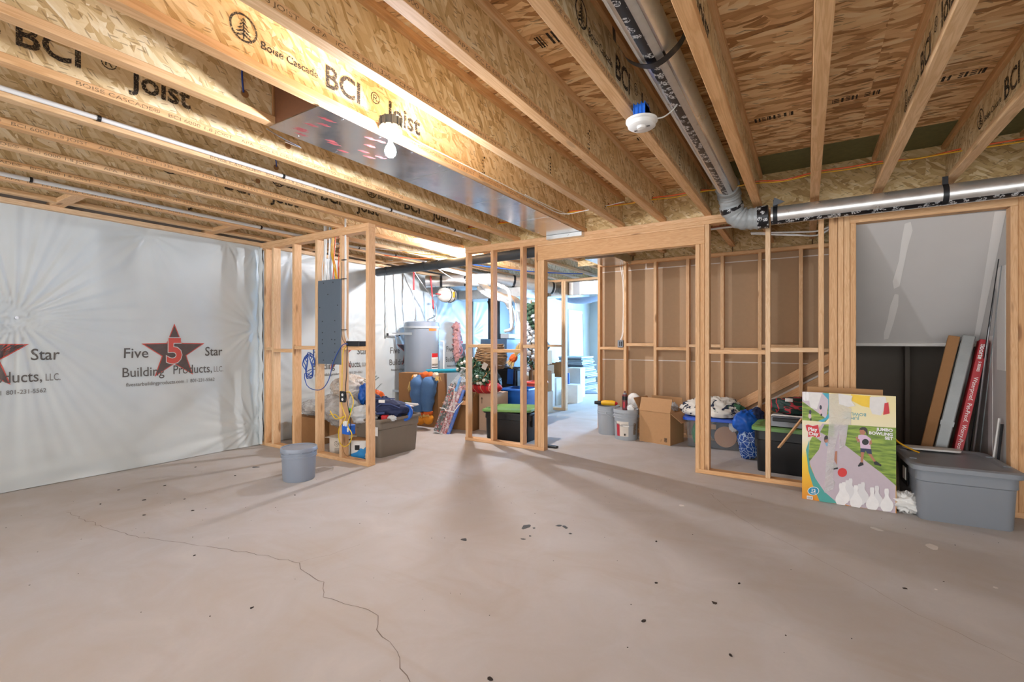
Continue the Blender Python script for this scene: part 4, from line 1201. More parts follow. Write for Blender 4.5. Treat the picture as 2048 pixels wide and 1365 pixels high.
# little artificial fir sprig
M_FIR = plain('fir_green', '#3f5a45', .75, var=.3, scale=60)
def sprig(name, label, loc, h, n=9, spread=.12, seed=0):
    t = thing(name, label, 'fir sprig', loc)
    r_ = random.Random(seed)
    MB().tube([(0, 0, 0), (.01, 0, h * .5), (0, .01, h)], .004, 6).build('stem', M_CARDD, t, smooth=60)
    for i in range(n):
        a = r_.uniform(0, 6.28); z = h * (.25 + .7 * i / n); L = spread * (1.1 - i / n)
        m = MB(); p0 = Vector((0, 0, z)); d = Vector((cos(a), sin(a), .8)).normalized()
        for k in range(16):
            q = p0 + d * (L * k / 15)
            for s_ in range(4):
                e = (d.orthogonal().normalized()); e.rotate(Matrix.Rotation(s_ * pi / 2 + k, 3, d))
                e = (e + d * .6).normalized() * .022
                m.add([q + Vector((0, 0, .0012)), q - Vector((0, 0, .0012)), q + e], [(0, 1, 2)])
        m.tube([p0, p0 + d * L], .002, 4)
        m.build('branch', M_FIR, t)
    return t
sprig('fir_sprig', 'small artificial fir sprig poking up behind the partition', (-4.28, 3.78, .50), .40, 11, .15, 3)
# ================================================================== MECHANICAL ROOM AND STORAGE PILE
M_HTR = plain('grey_heater_enamel', '#858f9c', .35, var=.02, scale=4)
M_HTRL = plain('pale_grey_ring', '#aab0b6', .35)
t = thing('water_heater', 'tall grey cylindrical water heater against the film wall', 'water heater', (-5.07, 5.47, 0))
MB().lathe([(.25, 0), (.27, .01), (.27, 1.40), (.275, 1.402), (.275, 1.425), (.27, 1.43), (.262, 1.49), (.23, 1.505), (.1, 1.51), (.02, 1.51)], 56).build('tank', M_HTR, t, smooth=35)
MB().lathe([(.2705, 1.395), (.279, 1.398), (.279, 1.428), (.2705, 1.431)], 56).build('top_ring', M_HTRL, t, smooth=30)
M_OS = plain('orange_sticker', '#e07a33', .5)
def wrap(a0, a1, z0, z1, r, mat, nm):
    m = MB(); n = 6; vs = []
    for z in (z0, z1):
        for i in range(n + 1):
            a = R(a0 + (a1 - a0) * i / n); vs.append((cos(a) * r, sin(a) * r, z))
    m.add(vs, [(i, i + 1, n + 2 + i, n + 1 + i) for i in range(n)]); return m.build(nm, mat, t, smooth=60)
wrap(-25, 6, 1.36, 1.41, .2735, M_OS, 'sticker')
wrap(-16, 14, .52, 1.02, .2735, M_WHT, 'label')
for z0, z1, mt in ((.96, 1.02, M_RED), (.80, .815, M_BLK), (.70, .715, M_RED), (.60, .612, M_INKL), (.83, .86, M_INKL), (.86, .94, M_CREAM)):
    wrap(-15, 13, z0, z1, .2745, mt, 'label_print')
wrap(18, 30, .9, 1.39, .2745, M_FOIL, 'foil_strip')
for z in (.42, 1.30):
    MB().box((-.36, -.275, z), (.05, -.268, z + .035)).build('strap', M_STEEL, t)
MB().tube([(.275, .12, 1.2), (.33, .12, 1.2), (.335, .12, 1.17), (.335, .12, .15)], .012, 10).build('relief_pipe', M_PVC, t, smooth=60)
M_PEXR = plain('red_pex', '#cf2c33', .4)
for i, (x, y) in enumerate(((-.05, -.10), (.06, .07), (.12, .16))):
    MB().cyl((x, y, 1.505), (x, y, 1.545), .018, n=12).build('nipple', M_STEEL, t, smooth=40)
cable('red_pipe', [(-5.12, 5.34, 2.30), (-5.12, 5.34, 1.99)], .013, M_PEXR, 'red water pipe dropping left above the heater', 'pipe', n=10, res=2)
cable('red_pipe', [(-5.10, 5.70, 2.25), (-5.085, 5.72, 1.95), (-5.07, 5.735, 1.72)], .012, M_PEXR, 'red water pipe beside the white expansion tank', 'pipe', n=10, res=2)
cable('steel_hose', [(-5.12, 5.34, 2.02), (-5.12, 5.34, 1.85), (-5.10, 5.36, 1.7), (-5.11, 5.37, 1.54)], .008, M_STEEL, 'left braided steel hose into the top of the heater', 'hose')
cable('steel_hose', [(-5.07, 5.735, 1.72), (-5.06, 5.72, 1.62), (-5.01, 5.70, 1.6), (-5.01, 5.56, 1.545)], .008, M_STEEL, 'middle braided steel hose into the top of the heater', 'hose')
cable('steel_hose', [(-5.13, 5.36, 2.28), (-5.05, 5.50, 2.05), (-5.0, 5.62, 1.9), (-4.96, 5.68, 1.72), (-4.95, 5.64, 1.53)], .008, M_STEEL, 'right steel hose curving down to the heater', 'hose')
t = thing('expansion_tank', 'small cream expansion tank hung under the ducts', 'tank', (-5.02, 6.02, 1.96))
MB().lathe([(.01, -.17), (.06, -.165), (.10, -.14), (.118, -.09), (.12, .06), (.11, .11), (.06, .15), (.01, .155)], 32, Matrix.Rotation(R(-90), 4, 'X')).build('tank', M_CREAM, t, smooth=60)
for y in (-.03, .06):
    MB().lathe([(.119, y - .008), (.123, y - .006), (.123, y + .006), (.119, y + .008)], 32, Matrix.Rotation(R(-90), 4, 'X')).build('strap', M_BLK, t, smooth=60)
    MB().tube([(.0, y, .11), (.01, y, .33)], .006, 6).build('hanger', M_BLK, t)
MB().box((.085, -.0, -.04), (.1225, .04, .05)).build('label', M_YEL, t)
MB().tube([(0, -.17, 0), (0, -.28, .0)], .01, 10).build('inlet_pipe', M_PEXR, t, smooth=60)
# pressure pipe with a return at the wall
t = thing('wall_drain_pipe', 'thin white pipe loop with two risers on the film wall', 'pipe', (0, 0, 0))
MB().tube([(-5.37, 5.04, 2.28), (-5.37, 5.04, 1.305)], .0115, 10).tube([(-5.37, 5.20, 2.28), (-5.37, 5.24, 1.8), (-5.37, 5.28, 1.33)], .009, 10).build('riser', M_PVC, t, smooth=60)
MB().tube([(-5.37, 5.04, 1.305), (-5.37, 5.28, 1.305)], .0115, 10).build('bottom_run', M_PVC, t, smooth=60)
for y in (5.04, 5.28): MB().cyl((-5.37, y, 1.285), (-5.37, y, 1.325), .017, n=12).build('elbow', M_BLK, t, smooth=40)
# drain line
M_ABS = plain('black_drain_pipe', '#3a4147', .38)
t = thing('drain_pipe', 'thick black drain pipe running behind the middle stud wall', 'pipe', (0, 0, 0))
MB().cyl((-5.30, 4.78, 2.205), (-2.2, 4.78, 2.245), .058, n=24).build('pipe', M_ABS, t, smooth=40)
for x in (-5.12, -4.4, -4.16, -3.66): MB().cyl((x, 4.78, 2.207 + (x + 5.3) * .0129), (x + .05, 4.78, 2.208 + (x + 5.3) * .0129), .0635, n=24).build('coupling', M_ABS, t, smooth=40)
# ducts over the mechanical room
t = thing('supply_duct', 'shiny round supply duct with a white sleeve over the heater', 'duct', (0, 0, 0))
MB().cyl((-5.25, 5.75, 2.17), (-4.35, 6.45, 2.22), .095, n=32).build('pipe', M_DUCT, t, smooth=40)
MB().tube([Vector((-4.72, 6.16, 2.20)).lerp(Vector((-4.42, 6.40, 2.216)), i / 10) for i in range(11)], [.105 + .006 * (i % 2) for i in range(11)], 28).build('white_sleeve', M_CLEARW, t, smooth=80)
MB().tube([(-4.76, 6.13, 2.2), (-4.72, 6.16, 2.2)], .1, 28).build('tape_band', M_TAPE, t, smooth=50)
MB().tube([(-5.07, 5.89, 2.18), (-5.04, 5.915, 2.18)], .098, 28).build('hanger_strap', M_TAPEP, t, smooth=50)
t = thing('supply_duct', 'shiny round duct with black straps running towards the far room', 'duct', (0, 0, 0))
MB().cyl((-4.40, 6.45, 2.25), (-3.72, 7.30, 2.12), .10, n=32).build('pipe', M_DUCT, t, smooth=40)
for f in (.3, .95):
    a = Vector((-4.40, 6.45, 2.25)).lerp(Vector((-3.72, 7.30, 2.12)), f); b = Vector((-4.40, 6.45, 2.25)).lerp(Vector((-3.72, 7.30, 2.12)), f + .035)
    MB().tube([a, b], .104, 28).build('hanger_strap', M_TAPEP, t, smooth=50)
t = thing('trunk_duct', 'flat sheet metal trunk duct above the furnace', 'duct', (-4.55, 6.95, 1.94))
MB().box((-.75, -.28, 0), (.55, .32, .16)).build('trunk', M_DUCT, t, bevel=.006)
MB().box((-.1, -.285, -.01), (-.06, .325, .165)).build('drive_cleat', M_STEEL, t)
M_FURN = plain('blue_grey_furnace', '#4f6680', .4, .3)
M_FURND = plain('dark_furnace_panel', '#2b3640', .4, .2)
t = thing('furnace', 'blue grey furnace standing behind the storage pile', 'furnace', (-4.52, 6.95, 0))
MB().box((-.27, -.33, 0), (.27, .35, 1.24)).build('cabinet', M_FURN, t, bevel=.01)
MB().box((-.23, -.336, .1), (.23, -.33, 1.15)).build('front_panel', M_HTRL, t, bevel=.002)
MB().box((-.20, -.2, 1.24), (.05, .3, 1.94)).build('plenum', M_FURND, t, bevel=.006)
MB().box((.05, -.18, 1.25), (.22, .1, 1.33)).build('coil_box', M_HTRL, t, bevel=.006)
MB().tube([(-.10, -.21, 1.3), (-.12, -.22, 1.7), (-.2, -.2, 1.9)], .012, 8).build('gas_line', M_BLK, t, smooth=60)
def pvc(label, pts, r):
    t = thing('white_pvc_pipe', label, 'pipe', (0, 0, 0))
    P = []
    for i in range(len(pts)):
        if 0 < i < len(pts) - 1:
            a, b, c = Vector(pts[i - 1]), Vector(pts[i]), Vector(pts[i + 1]); k = min(.08, (b - a).length * .4, (c - b).length * .4)
            s0 = b + (a - b).normalized() * k; s1 = b + (c - b).normalized() * k
            for q in range(6): u = q / 5; P.append(s0 * (1 - u) ** 2 + b * 2 * u * (1 - u) + s1 * u * u)
        else: P.append(Vector(pts[i]))
    MB().tube(P, r, 16).build('pipe', M_PVC, t, smooth=60)
    for i in range(1, len(pts) - 1):
        b = Vector(pts[i]); a = Vector(pts[i - 1]); d = (a - b).normalized()
        MB().cyl(b + d * .09, b + d * .13, r + .006, n=18).build('coupling', M_PVC, t, smooth=40)
    return t
pvc('fat white vent pipe with elbows in front of the furnace duct', [(-4.40, 6.05, 2.16), (-4.22, 6.10, 1.99), (-4.05, 6.28, 1.90), (-3.90, 6.42, 1.86), (-3.97, 6.62, 1.62), (-4.05, 6.85, 1.45)], .045)
pvc('second fat white vent pipe turning down beside the first', [(-4.45, 6.12, 2.06), (-4.28, 6.14, 1.93), (-4.05, 6.30, 1.86), (-4.10, 6.55, 1.7), (-4.15, 6.65, 1.55)], .045)
pvc('slim white pipe sloping from the joists down to the furnace', [(-4.75, 5.30, 2.33), (-4.10, 5.75, 2.14), (-3.80, 6.0, 1.98), (-3.78, 6.05, 1.38), (-3.95, 6.12, 1.36)], .026)
cable('thin_wire', [(-3.86, 6.0, 2.0), (-3.72, 6.02, 1.8), (-3.70, 6.03, 1.5), (-3.76, 6.05, 1.38)], .004, M_CARDD, 'thin brown wire looping down beside the white pipe', 'wire')
cable('white_wire', [(-4.6, 5.2, 2.3), (-4.5, 5.6, 2.13), (-4.3, 5.8, 2.1), (-4.0, 5.9, 2.06)], .005, M_WHT, 'thin white wire drooping below the supply duct', 'wire')
for i, (mt, cn) in enumerate(((M_NET, 'blue'), (M_NET, 'blue'), (M_PEXY, 'yellow'))):
    cable(cn + '_cable', [(-4.3, 5.6 + i * .03, 2.36), (-3.9, 6.1 + i * .03, 2.31), (-3.5, 6.6 + i * .03, 2.29), (-3.1, 7.1 + i * .03, 2.30)], .008, mt, {0: 'nearer blue cable slung under the far joists', 1: 'farther blue cable slung under the far joists', 2: 'yellow cable slung beside the blue ones under the far joists'}[i], 'cable')
for i, (x0, y0, x1, y1) in enumerate(((-4.9, 4.3, -4.2, 5.0), (-4.7, 3.9, -3.75, 4.55), (-5.1, 4.8, -4.4, 5.6), (-4.5, 4.2, -3.9, 4.9))):
    cable('ceiling_cable', [(x0, y0, 2.37), ((x0 + x1) / 2, (y0 + y1) / 2 + .1, 2.335), (x1, y1, 2.36)], .005, (M_PEXO, M_WHT, M_WHT, M_PEXY)[i], ('orange cable stapled under the joists beyond the partition', 'white cable stapled under the joists beyond the partition', 'white cable looping under the joists above the heater', 'yellow cable stapled under the joists beyond the partition')[i], 'cable')
# pink insulation stuffed on the wall, dark corner flashing
M_PINK = plain('pink_insulation', '#dca09a', .95, var=.15, scale=40, bump=.8)
m = MB()
for i, (z, r) in enumerate(((1.46, .085), (1.36, .075), (1.24, .07), (1.12, .075), (1.0, .07), (.92, .055))):
    m.blob((0, (i % 2) * .012, z), (.05, r, .085), .6, 2.4, 40 + i, 24, 16, fold=.12)
tag(m.build('pink_insulation', M_PINK, smooth=180, loc=(-5.36, 6.69, 0)), 'tuft of pink insulation hanging on the film wall', 'insulation')
M_FLASH = plain('dull_flashing', '#8a8f92', .5, .3)
tag(MB().box((XL + .02, 7.22, 0), (XL + .045, 7.26, 2.1)).build('wall_strip', M_FLASH), 'dull metal strip standing on the film wall', 'strip')

# ---- cartons
def carton(name, label, L, W, Hh, loc, rz, mat=None, flaps=(None,) * 4, th=.005, group=None, tape=False):
    """open carton; flaps are fold angles in degrees for the -Y, +Y, -X, +X edges: 0 closed, 90 upright, 180+ hanging out"""
    mat = mat or M_CARD
    t = thing(name, label, 'box', loc, rz, group)
    hx, hy = L / 2, W / 2
    m = MB()
    m.box((-hx, -hy, 0), (hx, hy, th))
    m.box((-hx, -hy, th), (hx, -hy + th, Hh)).box((-hx, hy - th, th), (hx, hy, Hh)).box((-hx, -hy + th, th), (-hx + th, hy - th, Hh)).box((hx - th, -hy + th, th), (hx, hy - th, Hh))
    m.build('body', mat, t)
    for k, a in enumerate(flaps):
        if a is None: continue
        ln, wd = (L, W / 2) if k < 2 else (W - .01, min(L / 2, W / 2))
        f = MB().box((-ln / 2, 0, 0), (ln / 2, wd, th)).build('flap', mat, t)
        rz_, pos = {0: (0, (0, -hy, Hh + .001)), 1: (pi, (0, hy, Hh + .001)), 2: (-pi / 2, (-hx, 0, Hh + .001)), 3: (pi / 2, (hx, 0, Hh + .001))}[k]
        f.matrix_local = Matrix.Translation(pos) @ Matrix.Rotation(rz_, 4, 'Z') @ Matrix.Rotation(R(a), 4, 'X')
    if tape: MB().box((-hx, -.025, Hh + .007), (hx, .025, Hh + .0075)).build('packing_tape', M_CLEARW, t)
    return t
c1 = carton('tall_carton', 'tall brown carton standing upright behind the scarecrow doll', .72, .20, .74, (-4.70, 5.08, 0), R(3), M_CARDD, (0, 0, None, None))
text('SMALL', .07, plain('green_box_print', '#5c7d3c', .8), c1, (-.26, -.1015, .30), FACE_MY, name='printed_lettering')
c2 = carton('open_carton', 'brown open carton with a flap hanging down behind the gift wrap rolls', .38, .40, .46, (-4.0, 5.26, 0), R(6), M_CARDD, (205, 100, 60, 120))
c3 = carton('arrow_carton', 'pale carton printed with an upright arrow beside the open carton', .28, .30, .50, (-3.65, 5.36, 0), R(4), plain('pale_card', '#c3a58c', .8, var=.06), (0, 0, None, None))
MB().poly([(-.10, -.1512, .36), (-.092, -.1512, .36), (-.092, -.1512, .42), (-.078, -.1512, .42), (-.096, -.1512, .45), (-.114, -.1512, .42), (-.10, -.1512, .42)]).build('printed_arrow', M_INK, c3)
# scarecrow doll sitting on the carton
M_DENIM = plain('blue_denim', '#4a6f9c', .8, var=.12, scale=50, bump=.3)
M_STRAW = plain('straw', '#e3c27a', .8, var=.15, scale=80)
M_ORCL = plain('orange_cloth', '#dd6527', .8, var=.1, scale=30, bump=.3)
M_PUMP = plain('pumpkin_cloth', '#d98a1e', .8, var=.12, scale=20, bump=.3)
M_SKIN = plain('pale_felt', '#e2c7b0', .8)
t = thing('scarecrow_doll', 'scarecrow doll with blue denim legs folded over the carton edge', 'doll', (-4.42, 4.88, 0))
def puff(pts, rs, nm, mt, seed):
    P = []; Q = []
    for i in range(len(pts) - 1):
        for k in range(6):
            P.append(Vector(pts[i]).lerp(Vector(pts[i + 1]), k / 6)); Q.append(rs[i] + (rs[i + 1] - rs[i]) * k / 6 + .006 * sin(len(Q) * 1.3 + seed))
    P.append(Vector(pts[-1])); Q.append(rs[-1])
    MB().tube(P, Q, 18).build(nm, mt, t, smooth=80)
puff([(-.10, .02, .70), (-.115, -.05, .62), (-.11, -.06, .45), (-.095, -.055, .24)], [.07, .115, .115, .08], 'leg', M_DENIM, 0)
puff([(.10, .02, .70), (.08, -.06, .62), (.055, -.065, .45), (.05, -.06, .26)], [.07, .11, .10, .07], 'leg', M_DENIM, 2)
puff([(-.17, .02, .71), (-.05, -.02, .735), (.07, -.02, .735), (.17, .0, .74)], [.03, .05, .05, .03], 'shirt', M_ORCL, 4)
MB().blob((-.20, -.02, .70), (.05, .04, .04), .2, 2, 51).build('hand', M_SKIN, t, smooth=180)
MB().blob((.17, -.03, .745), (.045, .04, .04), .2, 2, 52).build('hand', M_SKIN, t, smooth=180)
MB().blob((-.24, .0, .68), (.05, .05, .06), .2, 2, 53).build('cuff', M_PUMP, t, smooth=180)
for j, (x, y, z, n_, L, sp) in enumerate(((-.25, -.02, .64, 46, .13, .06), (.22, -.02, .73, 30, .06, .05), (-.09, -.07, .20, 40, .035, .09), (.06, -.07, .22, 34, .035, .08))):
    m = MB(); r_ = random.Random(60 + j)
    for i in range(n_):
        a = Vector((x + r_.uniform(-sp, sp) * .6, y - r_.uniform(0, .05), z)); b = a + Vector((r_.uniform(-.03, .03), r_.uniform(-.03, .01), -L * r_.uniform(.6, 1.1)))
        m.tube([a, b], .003, 4)
    stuff(m.build('straw_fringe', M_STRAW, t))
for x, z in ((-.085, .13), (.065, .15)):
    MB().blob((x, -.06, z), (.08, .06, .075), .08, 2, int(60 + x * 100)).build('boot', M_PUMP, t, smooth=180)
    MB().lathe([(.058, z + .065), (.064, z + .07), (.064, z + .10), (.055, z + .105)], 20, Matrix.Translation((x, -.058, 0))).build('ankle_cuff', M_ORCL, t, smooth=50)
MB().poly([(.02, -.155, .52), (.06, -.158, .50), (.09, -.15, .53), (.06, -.155, .58), (.03, -.153, .57)]).build('knee_patch', M_ORCL, t)
tag(MB().cyl((-4.60, 5.06, .775), (-4.02, 5.26, .80), .028, n=16).build('turquoise_roll', M_TEAL, smooth=40), 'turquoise paper roll lying across the tall carton', 'roll')
# gift wrap rolls standing in a clear bag
def floral(name, a, b, c, sc):
    t = NT(name); v = t.obj(5)
    vo = t.n('TexVoronoi'); t.l(v, vo.inputs['Vector']); vo.inputs['Scale'].default_value = sc
    s_ = t.n('SeparateColor'); t.l(vo.outputs['Color'], s_.inputs[0])
    c1_ = t.mix(t.math('GREATER_THAN', s_.outputs[0], .55), lin(a), lin(b)); c1_ = t.mix(t.math('GREATER_THAN', s_.outputs[1], .72), c1_, lin(c))
    c1_ = t.mix(t.math('GREATER_THAN', vo.outputs['Distance'], .62), c1_, lin(a))
    t.col(c1_); t.rough(.35); return t.m
FL1 = floral('dark_floral_paper', '#3b4a44', '#b99a97', '#a8352f', 45)
FL2 = floral('pink_floral_paper', '#c39b9c', '#e4d2cf', '#9b4a52', 45)
FL3 = floral('rose_floral_paper', '#b98a92', '#d9c4c4', '#b13b40', 40)
t0 = Vector((-4.06, 4.72, .012)); dirv = Vector((.10, .30, .72)).normalized()
side = Vector((.93, .30, 0)); side = (side - dirv * side.dot(dirv)).normalized()
for i, (off, dep, mt, lb, L) in enumerate(((-.075, 0, FL1, 'dark floral gift wrap roll at the left of the clear bag', .66), (-.025, -.01, FL1, 'second dark floral gift wrap roll in the clear bag', .68), (.025, -.005, FL2, 'pink floral gift wrap roll in the middle of the clear bag', .70), (.07, 0, FL3, 'rose floral gift wrap roll in the clear bag', .66), (.115, .01, M_BLUE, 'plain blue gift wrap roll at the right of the clear bag', .62))):
    p = t0 + side * off + dirv.cross(side) * dep
    tag(MB().cyl(p, p + dirv * L, .023, n=18).build('gift_wrap_roll', mt, smooth=40), lb, 'gift wrap', 'gift wrap rolls')
p = t0 + side * .03 + dirv * .58 + Vector((0, -.03, 0))
tag(MB().cyl(p, p + dirv * .2, .019, n=16).build('gift_wrap_roll', M_SKYB, smooth=40), 'short pale blue gift wrap roll above the floral rolls', 'gift wrap', 'gift wrap rolls')
def cfilm():
    t = NT('clear_bag_sheet'); v = t.obj(); n1 = t.noise(v, 22, 3, .6, 1.0)
    t.col(lin('#e6e9ea')); t.rough(.12)
    t.set(t.bsdf, 'Alpha', t.ramp(n1, [(.45, .07), (.7, .4)])); t.bump(n1, .6, .01)
    return t.m
M_CFILM = cfilm()
t = thing('gift_wrap_bag', 'tall clear plastic bag with white cord around the gift wrap rolls', 'bag', (0, 0, 0))
nrm = dirv.cross(side).normalized()
rings = []
for s_, hx, hy in ((-.008, .115, .045), (.3, .125, .05), (.66, .12, .05), (.78, .075, .045), (.86, .05, .04), (.90, .06, .045)):
    c_ = t0 + side * .02 + dirv * s_
    rings.append([c_ + side * (cos(a) * hx) + nrm * (sin(a) * hy) for a in [2 * pi * k / 24 for k in range(24)]])
MB().loft(rings, True, False).build('film', M_CFILM, t, smooth=80)
for pts_ in ([(-.09, -.052, .60), (0, -.058, .60), (.07, -.055, .40), (.10, -.055, .33)], [(-.10, -.055, .30), (-.03, -.06, .31), (.0, -.06, .285), (.06, -.06, .30), (.12, -.05, .30)], [(.10, -.05, .29), (.13, -.03, .40), (.17, -.02, .48)]):
    P = [t0 + side * a + nrm * (b if nrm.y > 0 else -b) + dirv * c_ for a, b, c_ in pts_]
    m = MB()
    for i in range(len(P) - 1): m.tube([P[i], P[i + 1]], .006, 6)
    m.build('white_cord', M_WHT, t, smooth=60)
MB().tube(rings[-1], .006, 6, True).build('rim_hoop', M_WHT, t, smooth=60)
MB().tube(rings[0], .004, 6, True).build('base_seam', M_WHT, t, smooth=60)
# evergreen garland
M_LEAFG = plain('garland_green', '#2c5535', .6, var=.3, scale=30)
M_LEAFS = plain('frosted_green', '#56786a', .6, var=.25, scale=30)
def garland(name, label, loc, rad, n, seed, mats, berries=None):
    t = thing(name, label, 'garland', loc); r_ = random.Random(seed)
    for mi, mt in enumerate(mats):
        m = MB()
        for i in range(n):
            d = Vector((r_.gauss(0, 1), r_.gauss(0, 1), r_.gauss(0, 1))).normalized(); q = Vector((d.x * rad[0], d.y * rad[1], d.z * rad[2])) * r_.uniform(.5, 1.0)
            ax = Vector((r_.gauss(0, 1), r_.gauss(0, 1), r_.gauss(0, 1) + .3)).normalized(); L = r_.uniform(.03, .065); wv = L * .28; s_ = ax.orthogonal().normalized() * wv
            nn = ax.cross(s_).normalized() * .004
            m.add([q, q + ax * L * .5 + s_ + nn, q + ax * L, q + ax * L * .5 - s_ + nn], [(0, 1, 2, 3)])
        stuff(m.build('leaves', mt, t))
    P = [(rad[0] * .8 * cos(a), rad[1] * .6 * sin(a), rad[2] * .7 * sin(a * 1.0 + .6)) for a in [2 * pi * k / 20 for k in range(20)]]
    MB().tube(P, .006, 6, True).build('wire_stem', M_CARDD, t, smooth=60)
    if berries:
        for i in range(7):
            d = Vector((r_.gauss(0, 1), -abs(r_.gauss(0, 1)), r_.gauss(0, 1))).normalized()
            MB().blob((d.x * rad[0], d.y * rad[1], d.z * rad[2]), (.022, .022, .022), .1, 2, i, 12, 8).build('berry', berries, t, smooth=180)
    return t
garland('fir_garland', 'green artificial garland piled behind the gift wrap rolls', (-3.98, 5.22, .84), (.17, .14, .15), 420, 5, (M_LEAFG, M_LEAFS), M_CREAM)
garland('fir_garland', 'frosted green garland spilling over the red plaid bundle', (-3.72, 5.10, .72), (.15, .12, .09), 260, 6, (M_LEAFG, M_LEAFS), M_CREAM)
# red plaid bundle
def plaid():
    t = NT('red_plaid_cloth'); v = t.obj(); s_ = t.n('SeparateXYZ'); t.l(v, s_.inputs[0])
    c = lin('#b3191f'); ccol = None
    x = t.math('FRACT', t.math('MULTIPLY', t.math('ADD', s_.outputs[0], t.math('MULTIPLY', s_.outputs[2], .2)), 9.0)); z = t.math('FRACT', t.math('MULTIPLY', t.math('ADD', s_.outputs[2], s_.outputs[1]), 9.0))
    a = t.math('LESS_THAN', x, .28); b = t.math('LESS_THAN', z, .28)
    col_ = t.mix(t.math('MULTIPLY', t.math('ADD', a, b), .4), c, lin('#2e1a22'))
    w1_ = t.math('LESS_THAN', t.math('ABSOLUTE', t.math('SUBTRACT', x, .6)), .03)
    t.col(t.mix(w1_, col_, lin('#c9b59a'))); t.rough(.85)
    return t.m
M_PLAID = plaid()
t = thing('plaid_bundle', 'red plaid cloth bundle lying on the cartons', 'cloth', (-3.72, 5.22, .585))
MB().blob((0, 0, 0), (.28, .17, .085), .12, 1.6, 70, 36, 20, fold=.03).build('cloth', M_PLAID, t, smooth=180)
MB().blob((-.17, -.1, -.02), (.10, .07, .05), .2, 2, 71).build('loose_corner', M_RED, t, smooth=180)
# grapevine wreath stack
M_VINE = plain('grapevine', '#8a6a48', .85, var=.3, scale=40)
t = thing('grapevine_wreath', 'big brown stack of twisted grapevine wreaths behind the studs', 'wreath', (-3.95, 5.72, .82))
for L_ in range(10):
    m = MB(); r_ = random.Random(80 + L_); rr_ = .25 - abs(L_ - 4) * .012
    for s_ in range(5):
        ph = r_.uniform(0, 6); P = [(cos(a) * (rr_ + .012 * sin(5 * a + ph)), sin(a) * (rr_ + .012 * sin(4 * a + ph)) * .8, L_ * .036 + .014 * sin(3 * a + ph)) for a in [2 * pi * k / 40 for k in range(40)]]
        m.tube(P, .0065, 5, True)
    m.build('vine_hoop', M_VINE, t, smooth=60)
garland('leaf_cluster', 'dark leafy cluster under the grapevine wreaths', (-3.93, 5.50, .76), (.14, .08, .09), 160, 8, (M_LEAFG, plain('dark_leaf', '#23281f', .6)))
tag(MB().box((-.035, -.002, -.045), (.035, .002, .045)).build('picture_tag', M_CREAM, loc=(-3.76, 5.30, .86), rot=(.1, .5, .2)), 'small cream tag hanging from the garland', 'tag')
tag(MB().blob((0, 0, 0), (.17, .15, .22), .12, 1.8, 91, fold=.03).build('black_sack', plain('black_sack', '#16171b', .5, bump=.4), smooth=180, loc=(-3.93, 5.68, .60)), 'black sack slumped under the grapevine wreaths', 'sack')
tote('black_tote', 'tall black lidded tote behind the red plaid bundle', .34, .30, .78, (-3.98, 6.27, 0), R(4), M_BLK, M_BLK, .9)
carton('sack_stand_carton', 'brown carton under the black sack', .30, .24, .37, (-3.93, 5.68, 0), 0, M_CARD, (0, 0, None, None))
tag(MB().box((-.05, -.003, -.11), (.05, .003, .12)).build('blue_folder', M_BLUE, loc=(-3.84, 6.085, .66), rot=(0, .06, .05)), 'blue folder leaning on the tall black tote', 'folder')
t = thing('corn_bundle', 'orange and straw corn husk bundle above the black tote', 'decoration', (-3.86, 6.16, .90), rot=(0, R(38), 0))
MB().blob((0, 0, .05), (.06, .05, .08), .15, 2, 95).build('orange_bow', M_ORCL, t, smooth=180)
m = MB(); r_ = random.Random(96)
for i in range(90):
    a = Vector((r_.uniform(-.025, .025), r_.uniform(-.02, .02), .06)); b = a * 1.0 + Vector((r_.uniform(-.07, .07), r_.uniform(-.05, .05), r_.uniform(.16, .30))); m.tube([a, b], .003, 4)
    if i % 2: b = a + Vector((r_.uniform(-.04, .10), r_.uniform(-.06, .0), r_.uniform(-.16, -.08))); m.tube([a, b], .003, 4)
stuff(m.build('husks', M_STRAW, t))
tote('blue_bin', 'bright blue open bin between the studs behind the green lidded tote', .40, .40, .53, (-3.53, 5.86, 0), R(4), plain('bin_blue', '#2463b8', .4), None, .9, handles=False)
tote('coral_bin', 'coral red open bin beside the doorway studs', .24, .28, .60, (-3.47, 6.25, 0), R(2), plain('bin_coral', '#dd5f52', .4), None, .88, handles=False)
gt = tote('black_tote', 'black tote with a loose green lid behind the middle stud wall', .62, .40, .345, (-3.11, 5.0, 0), R(1), M_BLK, None, .92)
M_GLID = plain('sage_green_plastic', '#6f9a55', .4)
lid_ = MB().loft([rrect(.335, .23, .05, -.008), rrect(.34, .235, .05, .0), rrect(.335, .23, .05, .018), rrect(.29, .18, .04, .02), rrect(.275, .165, .04, .008)]).build('lid', M_GLID, gt, smooth=40, loc=(.005, 0, .366), rot=(R(2), R(-2.5), R(2)))
lid_['label'] = 'green lid sitting askew'
for q in (-.1, .1): MB().box((-.325, q - .03, .018), (-.285, q + .03, .026)).build('lid_rib', M_GLID, lid_, bevel=.003)
tag(MB().blob((0, 0, 0), (.26, .14, .04), .3, 2.4, 98, fold=.06).build('folded_fabric', M_NAVY, smooth=180, loc=(-3.11, 5.0, .315)), 'dark fabric bulging under the askew green lid', 'cloth')
tag(MB().box((-2.52, 4.74, 0), (-2.38, 4.80, .025)).build('rubber_wedge', M_BLK, bevel=.006), 'black rubber foot lying behind the doorway stud', 'scrap')
